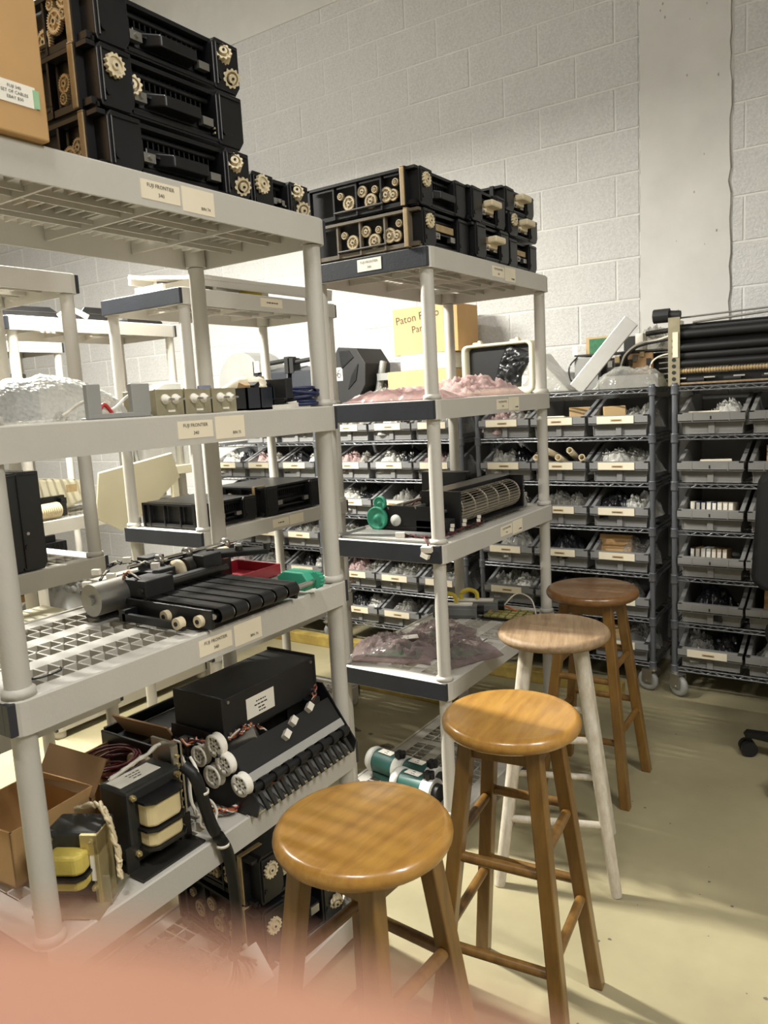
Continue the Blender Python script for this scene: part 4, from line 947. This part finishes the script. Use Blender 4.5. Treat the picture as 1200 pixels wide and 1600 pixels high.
# ------------------------------------------------------------------ on top of the racks
zr = 1.432
tag_ = tag
t = thing('cardboard_box', 'long tan cardboard box at bottom of the stack on the rack', 'box', (-2.24, 3.83, zr+.06), 0, 'cardboard boxes on the rack')
MB().bx(-.20, .19, -.13, .12, 0, .10).build('carton', 'cardboard_pale', t, bevel=.003)
tag(MB().bx(-.30, .30, -.14, .14, 0, .058).build('foam_sheet_stack', 'bag_milky', None, bevel=.004, loc=(-2.24, 3.83, zr)), 'white foam sheet under the cardboard boxes', 'foam')
t = thing('white_box', 'white box between the two cardboard boxes', 'box', (-2.20, 3.84, zr+.162)); MB().bx(-.16, .15, -.12, .12, 0, .085).build('carton', 'paper', t, bevel=.003)
t = thing('cardboard_box', 'cardboard box with handwriting on top of the stack', 'box', (-2.19, 3.86, zr+.249), math.radians(-2), 'cardboard boxes on the rack')
MB().bx(-.215, .12, -.13, .11, 0, .255).build('carton', 'cardboard_pale', t, bevel=.003); MB().bx(.121, .20, -.125, .10, 0, .25).build('side_panel', 'cardboard', t, bevel=.002)
b = MB(); b.prism([(0, 0), (.1, 0), (.12, .04)], .004, (.0, -.13, .257), (1, 0, 0), (0, .8, .5)); b.build('flap', 'cardboard_pale', t)
b = MB(); U_, V_ = Vector((.99, 0, .10)), Vector((-.10, 0, .99)); b.text('Paton F', .06, (-.105, -.1302, .195), U_, V_); b.text('o', .06, (.075, -.1302, .213), U_, V_); b.text('Par', .055, (-.055, -.1302, .135), U_, V_); b.build('handwriting', 'ink', t)
t = thing('monitor_hood', 'cream monitor hood with dark opening on the rack', 'monitor', (-1.755, 3.685, zr), math.radians(-4))
W_, H_ = .41, .265
def ringp(w, h, y, z0, r): return [(s*w/2, y, z0+zz*h) for s, zz in ((-1, 0), (1, 0), (1, 1), (-1, 1))]
b = MB()
def rrect(w, h, r, y, zc, n=4):
    P = []
    for cx, cz, a0 in ((w/2-r, h/2-r, 0), (-w/2+r, h/2-r, PI/2), (-w/2+r, -h/2+r, PI), (w/2-r, -h/2+r, 1.5*PI)):
        for k in range(n+1): a = a0+k*PI/2/n; P.append((cx+r*math.cos(a), y, zc+cz+r*math.sin(a)))
    return P
rings = [rrect(W_-.04, H_-.05, .02, .045, H_/2+.012), rrect(W_-.036, H_-.046, .022, .0, H_/2+.012), rrect(W_, H_, .03, -.004, H_/2), rrect(W_+.008, H_+.004, .034, .006, H_/2), rrect(W_+.008, H_+.004, .034, .09, H_/2), rrect(W_-.03, H_-.02, .04, .12, H_/2-.006), rrect(W_*.7, H_*.62, .04, .27, H_*.36)]
n = len(rings[0]); vs = [p for R_ in rings for p in R_]
b.add(vs, [(k*n+i, k*n+(i+1) % n, (k+1)*n+(i+1) % n, (k+1)*n+i) for k in range(len(rings)-1) for i in range(n)]+[tuple(range((len(rings)-1)*n, len(rings)*n))], 0, True)
b.build('shell', 'cream_shell', t)
b = MB(); P = rrect(W_-.045, H_-.055, .02, .04, H_/2+.012); b.add(P, [tuple(range(len(P)-1, -1, -1))]); b.build('screen_recess', 'black_plastic', t)
o = inst('black_liner', blob_mesh(.16, .2, .05, 77, 'bag_dark', 20, 20, 1.3, 'black_liner'), t, (.08, .038, .14), (PI/2, .4, 0))
for x in (-.12, .10): MB().bx(x-.03, x+.02, .02, .05, H_, H_+.014).bx(x+.0, x+.018, .02, .04, H_+.01, H_+.022).build('clip', 'cream', t, bevel=.003)
t = thing('plastic_sheet_cone', 'folded milky plastic sheet sloping down beside the monitor hood', 'plastic sheet', (-1.50, 3.80, zr))
b = MB(); b.add([(-.12, -.13, 0), (.14, -.13, 0), (.14, .12, 0), (-.12, .12, 0), (-.12, -.09, .20), (-.06, -.07, .20), (-.04, .10, .20), (-.12, .10, .20), (.02, -.10, .12), (.02, .1, .12)],
      [(0, 1, 8, 5, 4), (1, 2, 9, 8), (5, 8, 9, 6), (4, 5, 6, 7), (2, 3, 7, 6, 9), (3, 0, 4, 7), (0, 3, 2, 1)]); b.build('sheet', 'bag_milky', t, bevel=.01)
t = thing('circuit_chassis', 'metal chassis with green circuit board and cables on the rack', 'electronics', (-1.17, 3.87, zr))
MB().bx(-.20, -.08, -.10, .10, 0, .16).build('grey_case', 'device_grey', t, bevel=.003)
MB().bx(-.20, .22, -.10, .10, .168, .176).bx(.0, .22, -.02, .12, 0, .16).bx(-.08, .02, -.06, .1, 0, .15).build('chassis', 'dark_metal', t)
MB().bx(.06, .18, -.09, -.08, .03, .165).build('tan_panel', 'cardboard_in', t, bevel=.01)
MB().bx(-.14, -.04, -.05, -.045, .178, .25).build('circuit_board', 'pcb_green', t); MB().bx(-.16, -.02, -.04, -.03, .178, .26).build('back_board', 'cardboard_pale', t)
MB().bx(.04, .095, -.08, -.02, .178, .245).build('transformer_block', 'transformer', t); MB().bx(.095, .13, -.08, .0, .178, .255).build('paper_wrap', 'paper', t)
for k in range(7): MB().box((-.02+.03*k, -.095+.004*(k % 3), .12+.02*(k % 3)), (.022, .02, .03), Rz(.3*k)).build('component', ('steel', 'tan_worn', 'black_matte', 'dark_metal')[k % 4], t)
MB().tube(curve_pts([(-.18, -.10, .17), (-.22, -.115, .12), (-.215, -.12, .06), (-.19, -.12, .03)]), .004, 6).build('cable', 'wire_black', t)
MB().tube(curve_pts([(.03, -.10, .10), (.06, -.12, .16), (.12, -.11, .205), (.2, -.10, .215), (.26, -.10, .23)]), .006, 6).build('cable', 'wire_white', t); MB().tube(curve_pts([(.035, -.10, .09), (.07, -.125, .155), (.13, -.115, .195), (.27, -.10, .215)]), .006, 6).build('cable', 'wire_black', t)
MB().tube(curve_pts([(.17, -.11, .05), (.18, -.12, .11), (.22, -.12, .14), (.28, -.11, .15)]), .004, 6).build('cable', 'wire_white', t)
for k in range(5): MB().cyl((.205, -.08, .03+.026*k), (.29, -.08, .033+.026*k), .004, n=8).build('pin', 'steel', t)
b = MB().cyl((.14, -.06, .25), (.30, -.06, .262), .012, n=12); b.build('shaft', 'dark_metal', t)
MB().bx(-.215, -.19, -.08, -.078, .175, .225).build('paper_flag', 'paper', t)
tag(MB().box((0, 0, 0), (.075, .014, .40), Ry(math.radians(40)) @ Rx(-.12)).build('aluminium_bar', 'alu', None, bevel=.003, loc=(-1.195, 3.68, zr+.160)), 'long pale aluminium bar leaning against the chassis', 'bar')
t = thing('clear_wrapped_block', 'clear plastic wrapped block at front of the rack top', 'package', (-1.075, 3.70, zr))
MB().bx(-.13, .14, -.05, .06, .002, .06).build('block', 'device_grey', t); inst('wrap', blob_mesh(.31, .17, .15, 93, 'bag_clear', 30, 18, .35, 'wrap'), t)
tag(inst('plastic_bag', BAGS[2], None, (-1.03, 3.95, zr+.17), (0, 0, 1)), 'clear plastic bag against the wall behind the chassis', 'bag')
t = thing('roller_machine', 'black roller machine with perforated end bracket on the right rack', 'machine', (-.885, 3.68, zr))
LN = .86
b = MB()
b.bx(0, .006, -.05, .22, .0, .30); b.bx(0, .05, -.052, -.046, .0, .30)
for k in range(7): b.cyl((.025, -.0535, .03+.028*k), (.025, -.0515, .03+.028*k), .009, n=10, m=1)
b.build('end_bracket', ['steel_olive', 'black_matte'], t)
MB().bx(LN, LN+.006, -.05, .22, 0, .30).build('end_bracket', 'steel_olive', t)
MB().bx(.02, .043, -.0565, -.054, .125, .235).build('label', 'paper_cream', t)
MB().cyl((-.075, .0, .315), (-.005, .0, .315), .032, n=8).cyl((-.005, 0, .315), (.04, 0, .31), .022, n=10).build('motor', 'black_matte', t, bevel=.003)
for k, (y, z, r) in enumerate(((-.02, .225, .022), (.02, .195, .026), (-.03, .165, .020), (-.015, .13, .022), (-.03, .095, .018), (.0, .25, .02))): MB().cyl((.006, y, z), (LN, y, z), r, n=18).build('roller', 'black_rubber', t)
b = MB().cyl((.006, -.035, .062), (LN, -.035, .062), .009, n=10)
for k in range(int(LN/.012)): b.cyl((.012+k*.012, -.035, .062), (.018+k*.012, -.035, .062), .0115, n=10)
b.build('spring_roller', 'tan_worn', t)
b = MB().bx(.006, LN, -.03, .2, .0, .012).bx(.006, LN, -.02, .0, .012, .05); b.build('lower_frame', 'black_plastic', t)
for k in range(7): MB().bx(.03+k*.12, .075+k*.12, -.045, -.025, .028, .034).build('guide_tab', 'alu', t)
for k in range(5): MB().cyl((.08+k*.15, -.03, .022), (.15+k*.15, -.03, .022), .014, n=10).build('drive_wheel', 'black_matte', t)
MB().bx(.0, LN, -.048, -.044, .004, .012).build('edge_strip', 'wood_worn', t)
MB().cyl((.03, .02, .30), (LN, .0, .32), .004, n=8).cyl((.10, -.03, .272), (LN, -.03, .315), .005, n=8).cyl((.03, .0, .29), (.03, .0, .335), .005, n=8).build('rod', 'steel', t)
MB().bx(.05, LN, -.02, .18, .262, .268).build('cover', 'black_plastic', t)
for k in range(4): MB().bx(.008, .018, -.045+.008*(k % 2), -.03, .10+.035*k, .115+.035*k).build('clip', 'wire_white', t)
# black printers, dome, numbered machine on the left racks
t = thing('numbered_machine', 'black faceted machine marked with number 6 on the rack', 'machine', (-2.69, 3.74, zr))
MB().prism([(-.09, 0), (.05, 0), (.12, .10), (.13, .22), (.07, .31), (-.06, .325), (-.09, .28)], -.26, (0, -.08, 0), (1, 0, 0), (0, 0, 1)).build('body', 'black_matte', t, bevel=.004)
MB().prism([(-.04, .20), (.05, .26), (.02, .30), (-.05, .30)], .004, (0, -.081, 0), (1, 0, 0), (0, 0, 1)).prism([(.0, .08), (.06, .13), (.08, .22), (.03, .16)], .004, (0, -.081, 0), (1, 0, 0), (0, 0, 1)).build('facet', 'black_plastic', t)
sticker(t, (-.062, -.0805, .17), (1, 0, 0), ZU, .05, .075, [('6', .075, 0, 0)], mats=('paper', 'ink'))
MB().cyl((.14, .02, .05), (.16, .06, .23), .02, n=12).bx(.15, .24, .0, .06, .12, .16).build('arm', 'device_grey', t)
tag(inst('plastic_bag', BAGS[0], None, (-2.50, 3.78, zr), (0, 0, .3)), 'clear plastic bag beside the machine marked 6', 'bag')
for k, x in enumerate((-2.98, -3.27)):
    t = thing('desktop_printer', ['black printer next to the machine marked 6', 'black printer next to the grey dome'][k], 'printer', (x, 3.74, zr), 0, 'black printers on the rack')
    MB().bx(-.13, .13, -.10, .20, 0, .11).bx(-.13, .13, -.06, .18, .11, .16).build('base', 'black_plastic', t, bevel=.006)
    MB().prism([(-.10, .11), (-.085, .21), (.12, .25), (.18, .16), (.18, .11)], .26, (-.13, 0, 0), (0, 1, 0), (0, 0, 1)).build('upper_body', 'device_blue', t, bevel=.006)
    MB().cyl((-.15, -.06, .262), (.15, -.05, .285), .014, n=10).bx(-.15, -.11, -.09, -.02, .20, .29).bx(.11, .15, -.09, -.02, .20, .30).build('feed_roller', 'black_matte', t)
    sticker(t, (.06, -.0945, .155), (1, 0, 0), ZU, .06, .03, [('~~~~', .007, 0, 0)], mats=('paper', 'ink'))
t = thing('grey_dome_machine', 'grey domed machine cover left of the black printers', 'machine', (-3.56, 3.80, zr))
pr = [(.19*math.cos(a)*1.0, .06+.20*math.sin(a)) for a in [PI*k/12 for k in range(13)]]+[(-.19, 0), (.19, 0)]
MB().prism([(p[0], p[1]) for p in pr], -.26, (0, -.13, .1), (1, 0, 0), (0, 0, 1)).build('dome', 'device_grey', t, bevel=.004); MB().bx(-.21, .21, -.15, .15, 0, .1).build('base', 'device_blue', t, bevel=.004)
MB().bx(.16, .20, -.16, -.10, .22, .29).build('paper_scrap', 'paper', t)

# ------------------------------------------------------------------ second and third row: contents
t = thing('moulded_lid', 'flat grey moulded panel lying on the second-row unit', 'panel', (-2.36, 2.46, 1.878))
b = MB().box((0, 0, .075), (.40, .80, .012), Rx(.015) @ Ry(.12))
for s in (-1, 1): b.box((s*.19, 0, .06+-.12*.19*s), (.012, .80, .04), Ry(.12))
b.bx(-.17, -.15, -.3, .3, 0, .09); b.bx(.16, .18, -.3, -.25, 0, .05); b.bx(.16, .18, .25, .3, 0, .05); b.build('panel', 'plastic_grey', t)
MB().bx(.10, .125, -.36, -.34, .07, .125).build('knob', 'black_plastic', t); MB().lathe([(0, 0), (.05, 0), (.045, .02), (0, .03)], 16, (.12, -.05, .012)).build('yellow_pad', 'yellow_hook', t)
tag(MB().box((0, 0, .02), (.16, .012, .04)).box((.05, .1, .03), (.2, .012, .06)).build('panel_strip', 'plastic_grey', None, loc=(-2.40, 2.03, 1.877)), 'grey plastic strip near the dark end cap, second row', 'strip')
z2c = 1.4345
t = thing('cream_cover', 'large cream plastic machine cover on the third-row unit', 'cover', (-3.30, 2.10, .993), math.radians(-4))
b = MB().prism([(-.22, 0), (-.24, .13), (-.20, .20), (.05, .17), (.30, .14), (.32, .06), (.10, .0)], -.30, (0, -.10, 0), (0, 1, 0), (0, 0, 1)); b.xf(Matrix.Translation((0, 0, 0))); b.build('cover_shell', 'cream_shell', t, bevel=.01)
MB().box((.14, .02, .125), (.004, .05, .035)).build('latch', 'tan_worn', t)
t = thing('cream_hood', 'cream flat cover leaning over the shelf edge, third row', 'cover', (-3.07, 2.17, .99))
b = MB().prism([(-.02, .20), (.36, .26), (.42, .13), (.30, .02), (.12, -.10), (-.02, -.02)], -.012, (.02, .0, 0), Vector((.12, .99, 0)).normalized(), Vector((.25, 0, .97))); b.build('panel_sheet', 'cream_shell', t, bevel=.004)
t = thing('clear_tray', 'clear plastic tray with cream frame on the third-row unit', 'tray', (-3.14, 2.62, 1.10))
MB().bx(-.16, .05, -.13, .15, .06, .22).build('clear_shell', 'bag_clear', t, bevel=.006); MB().bx(-.16, .06, -.14, .16, .02, .065).bx(.03, .05, .02, .06, -.10, .02).bx(-.14, -.12, -.1, -.06, -.10, .02).bx(-.14, -.12, .08, .12, -.10, .02).build('frame', 'cream_shell', t, bevel=.003)
MB().tube(curve_pts([(.05, -.20, -.02), (.06, -.22, .14), (.04, -.18, .25), (.0, -.15, .15), (.05, -.16, .0)]), .009, 8).build('hose', 'device_grey', t)
t = thing('twine_roll', 'ribbed cream roll at near end of the third-row shelf', 'roll', (-3.15, 1.96, .993), .2)
b = MB()
for k in range(14): b.lathe([(.030, 0), (.036, .004), (.030, .008)], 18, (0, -.09+k*.012, .037), (0, 1, 0))
b.build('ribs', 'wire_cream', t); MB().cyl((0, -.1, .037), (0, .09, .037), .012, n=10).build('core', 'black_matte', t)
tag(MB().bx(-.06, .06, -.05, .12, 0, .06).bx(.0, .02, .0, .14, .05, .09).bx(-.05, .05, .10, .13, .05, .08).build('black_mechanism', 'black_plastic', None, bevel=.003, loc=(-3.27, 1.99, .993)), 'black plastic mechanism behind the cream roll', 'machine part')
for k, (y, w_, h_) in enumerate(((2.03, .26, .05), (2.36, .20, .065), (2.62, .24, .04))):
    t = thing('black_tray', ['black tray, near one on top of the third-row unit', 'black tray, middle one on top of the third-row unit', 'black tray, far one on top of the third-row unit'][k], 'tray', (-3.30, y, 1.877), .1*(k-1), 'black trays on top of the third-row unit')
    MB().bx(-.14, .13, -w_/2, w_/2, 0, h_*.5).prism([(-w_/2, h_*.5), (w_/2, h_*.5), (w_/2-.04, h_), (-w_/2+.03, h_)], .04, (.09, 0, 0), (0, 1, 0), (0, 0, 1)).bx(-.12, -.1, -w_/2, w_/2, h_*.5, h_).build('tray_body', 'black_plastic', t, bevel=.003)
tag(MB().tube(curve_pts([(0, -.06, .01), (.02, -.02, .035), (0, .03, .04), (.02, .08, .012)]), .012, 8).build('white_strap', 'paper_cream', None, loc=(-3.16, 2.20, 1.878)), 'curled cream strap on top of the third-row unit', 'strap')
t = thing('tan_carton', 'tan carton with handwritten numbers on the third-row unit', 'box', (-3.19, 2.44, z2c))
MB().bx(-.16, .06, -.14, .13, 0, .085).build('carton', 'cardboard_pale', t, bevel=.003); MB().text('600/27SQ', .05, (.0605, 0, .045), (0, 1, 0), (0, 0, 1)).build('handwriting', 'ink', t)
t = thing('white_printer', 'pale office printer with dark slot at far end of the third-row shelf', 'printer', (-3.20, 2.66, z2c))
MB().prism([(-.09, 0), (.12, 0), (.12, .15), (-.02, .15), (-.09, .11)], -.22, (-.12, 0, 0), (0, 1, 0), (0, 0, 1)).xf(Matrix.Translation((.22, 0, 0))) if False else None
MB().bx(-.15, .09, -.08, .11, 0, .11).prism([(-.08, .11), (.11, .11), (.11, .15), (.0, .15)], .24, (-.15, 0, 0), (0, 1, 0), (0, 0, 1)).build('case', 'device_light', t, bevel=.005)
MB().bx(.0905, .094, -.04, .09, .03, .09).build('slot', 'black_plastic', t)
t = thing('glass_front_case', 'long grey case with glazed front beyond the third row', 'cabinet', (-4.25, 2.25, z2c))
MB().bx(-.15, .10, -.30, .45, 0, .01).bx(-.15, .10, -.30, .45, .14, .16).bx(-.15, -.14, -.3, .45, 0, .16).build('case', 'device_light', t)
MB().bx(.09, .094, -.3, .45, .01, .14).build('glass', 'bag_clear', t)
for y in (-.3, -.1, .12, .44): MB().bx(.085, .1, y, y+.012, .0, .15).build('mullion', 'device_grey', t)
tag(MB().bx(-.13, .1, -.22, .2, 0, .10).bx(-.1, .06, -.15, .1, .1, .16).build('black_bundle', 'black_matte', None, bevel=.008, loc=(-4.30, 2.40, z2c+.165)), 'black machine parts piled on the glazed case', 'machine part')
tag(inst('sack', blob_mesh(.28, .3, .14, 61, 'device_grey', 22, 18, .8, 'sack'), None, (-3.33, 2.12, .551), (0, 0, .3)), 'grey cloth sack on the fourth shelf of the third-row unit', 'sack')
tag(MB().bx(-.18, .14, -.25, .2, 0, .035).build('dark_screen', 'device_blue', None, bevel=.004, loc=(-3.27, 2.52, .551)), 'dark flat screen on the fourth shelf of the third-row unit', 'screen')
t = thing('cream_carton', 'cream panel box under the cassette on the second-row unit', 'box', (-2.30, 1.22, .551)); MB().bx(-.12, .13, -.2, .24, .0, .26).build('carton', 'cream_shell', t, bevel=.004)
t = thing('bottle_tool', 'dark bottle shaped tool with pale stripe on the second-row unit', 'tool', (-2.155, .93, .551)); MB().lathe([(0, 0), (.04, 0), (.04, .12), (.018, .17), (.016, .22), (0, .22)], 16).build('body', 'black_matte', t); MB().bx(.034, .042, -.008, .008, .03, .15).build('stripe', 'paper_cream', t)
tag(MB().bx(-.15, .14, -.2, .2, 0, .02).bx(-.15, .14, -.2, -.19, 0, .05).build('grey_tray', 'device_grey', None, bevel=.003, loc=(-2.36, 2.3, .551)), 'shallow grey tray on the fourth shelf of the second row', 'tray')

for k, (x, y, z, w_, d_, h_, nm) in enumerate(((-3.32, 1.98, z2c, .20, .18, .12, 'near end of the third-row second shelf'), (-3.30, 2.22, z2c, .22, .16, .09, 'middle of the third-row second shelf'),
        (-4.32, 2.62, 1.877, .3, .28, .09, 'top of the fourth-row unit'), (-4.3, 2.3, .993, .3, .5, .16, 'third shelf of the fourth-row unit'), (-2.36, 1.0, z2c, .28, .5, .06, 'second shelf of the left-edge unit'), (-4.3, 2.5, .551, .3, .4, .2, 'fourth shelf of the fourth-row unit'))):
    t = thing('black_equipment', 'black ribbed equipment case on '+nm, 'machine part', (x, y, z), 0, 'black equipment cases in the back rows')
    b = MB().bx(-w_/2, w_/2, -d_/2, d_/2, 0, h_*.8).bx(-w_/2+.02, w_/2-.03, -d_/2+.03, d_/2-.05, h_*.8, h_)
    for q in range(int(d_/.03)): b.bx(w_/2, w_/2+.008, -d_/2+.01+q*.03, -d_/2+.018+q*.03, .01, h_*.75)
    b.build('case', 'black_plastic', t, bevel=.003); MB().bx(w_/2+.008, w_/2+.012, -.03, .03, h_*.3, h_*.5).build('plate', 'device_grey', t)

for k, (x, y, z, w_, d_, h_, m_, nm) in enumerate(((-2.37, .92, .0945, .32, .40, .26, 'cardboard_in', 'bottom shelf of the left-edge unit'), (-3.34, 2.0, .0945, .3, .22, .3, 'cardboard_in', 'bottom shelf of the third-row unit, nearer'), (-3.34, 2.45, .0945, .3, .36, .25, 'cardboard', 'bottom shelf of the third-row unit, farther'),
        (-4.34, 2.2, .0945, .3, .5, .34, 'cardboard_in', 'bottom shelf of the fourth-row unit'))):
    t = thing('light_block_carton', 'brown carton added to block light on '+nm, 'box', (x, y, z), 0, 'light-blocking cartons added in the back rows')
    MB().bx(-w_/2, w_/2, -d_/2, d_/2, 0, h_).build('carton', m_, t, bevel=.003); MB().bx(-.025, .025, -d_/2-.0006, d_/2+.0006, h_-.05, h_+.0008).build('tape', 'tape_brown', t)  # cartons added to keep lamp light off the floor behind the near unit

# ------------------------------------------------------------------ floor: timbers, stains, office chair
tag(MB().bx(-3.45, -1.05, 3.44, 3.50, 0, .062).build('yellow_timber', 'yellow_paint', None, bevel=.004), 'long yellow painted timber on the floor below the racks', 'timber', 'yellow timbers')
tag(MB().bx(-2.30, -1.66, 2.99, 3.06, 0, .055).build('yellow_timber', 'yellow_paint', None, bevel=.004), 'short yellow painted timber on the floor behind the stools', 'timber', 'yellow timbers')
b = MB()
for k in range(7):
    cx, cy = (-1.95+.09*k+random.uniform(-.03, .03), 2.55+random.uniform(-.06, .06)); r = random.uniform(.012, .035)
    b.add([(cx+r*math.cos(a)*random.uniform(.6, 1.3), cy+.7*r*math.sin(a)*random.uniform(.6, 1.3), .0006) for a in [i*PI/5 for i in range(10)]], [tuple(range(10))])
b.add([(-1.27, 2.60, .0006), (-1.12, 2.62, .0006), (-1.10, 2.74, .0006), (-1.24, 2.76, .0006)], [(0, 1, 2, 3)])
for k in range(60):
    cx, cy = random.uniform(-.75, .6), random.uniform(1.5, 3.3); r = random.uniform(.002, .006)
    b.add([(cx+r*math.cos(a)*random.uniform(.6, 1.6), cy+r*math.sin(a)*random.uniform(.5, 1.3), .0005) for a in [i*PI/3 for i in range(6)]], [tuple(range(6))])
st = b.build('floor_stains', 'stain', bpy.data.objects['floor']); st['kind'] = 'stuff'
t = thing('office_chair', 'black office chair on casters cut by the right edge', 'chair', (-.175, 3.05, 0), math.radians(195))
MB().cyl((0, 0, .09), (0, 0, .42), .028, n=14).build('gas_column', 'black_plastic', t)
for k in range(5):
    a = 2*PI*k/5-.428; M = Rz(a); b = MB(); b.prism([(0, .08), (.29, .075), (.30, .095), (.0, .13)], .045, (0, .0225, 0), (1, 0, 0), (0, 0, 1)); b.xf(M.to_4x4()); lg = b.build('base_arm', 'black_plastic', t, bevel=.006)
    c = Vector((.285, 0, .03)); c.rotate(M); ax = Vector((math.sin(a+.6), -math.cos(a+.6), 0))
    b = MB(); 
    for s in (-1, 1): b.cyl(c+ax*s*.008, c+ax*s*.026, .03, n=16)
    b.cyl(c, c+Vector((0, 0, .05)), .008, n=8); b.build('caster', 'black_rubber', lg)
MB().bx(-.2, .2, -.2, .22, .44, .52).build('seat', 'chair_black', t, bevel=.03, seg=3)
b = MB(); b.prism([(-.24, .66), (-.20, .62), (.20, .62), (.24, .66), (.22, 1.06), (.17, 1.11), (-.17, 1.11), (-.22, 1.06)], .06, (0, -.24, 0), (1, 0, 0), (0, 0, 1)); b.build('backrest', 'chair_black', t, bevel=.02, seg=3)
MB().bx(-.03, .03, -.27, -.24, .44, .75).build('back_bracket', 'black_plastic', t)

# ------------------------------------------------------------------ photographer's hand, fingertip reaching in front of the lens
def camp(x, y, z): return CW @ Vector((x, y, -z))             # millimetre-scale position: right, up, ahead of the lens
me = bpy.data.meshes.new('hand'); V = []; E_ = []; RAD = []
def jv(p, r, link=None):
    V.append(camp(p[0]/1000, p[1]/1000, p[2]/1000)); RAD.append(r/1000)
    if link is not None: E_.append((link, len(V)-1))
    return len(V)-1
palm = jv((-85, -58, 6), 17)
wr = jv((-118, -92, -8), 19, palm); fa = jv((-190, -190, -60), 27, wr); jv((-300, -320, -140), 38, fa)
k1 = jv((-62, -30, 16), 10.5, palm); a = jv((-38, -22, 22), 9.2, k1); a = jv((-16, -20.8, 23), 8.6, a); a = jv((0, -22.2, 23), 8.2, a); jv((12, -25.6, 22), 6.0, a)
for dy, ln in ((-22, 4), (-42, 0), (-60, -9)):
    k = jv((-64, -30+dy, 16), 10, palm); a = jv((-40, -24+dy, 24), 9, k); a = jv((-18+ln, -25+dy, 22), 8.3, a); jv((2+ln, -27+dy, 16), 6.5, a)
k = jv((-82, -34, -12), 11, palm); a = jv((-66, -14, -26), 10, k); a = jv((-48, -6, -32), 9.5, a); jv((-34, -2, -34), 7.2, a)
me.from_pydata(V, E_, []); hand = bpy.data.objects.new('hand', me); COL.objects.link(hand)
m = hand.modifiers.new('skin', 'SKIN'); m.use_smooth_shade = True
for i, sv in enumerate(me.skin_vertices[0].data): sv.radius = (RAD[i], RAD[i]); sv.use_root = (i == 0)
s_ = hand.modifiers.new('sub', 'SUBSURF'); s_.levels = 2; s_.render_levels = 2
me.materials.append(MATS['skin'])
ph = thing('person', "blurred fingertip of the photographer's hand over the lower left corner", 'person', (0, 0, 0)); hand.parent = ph
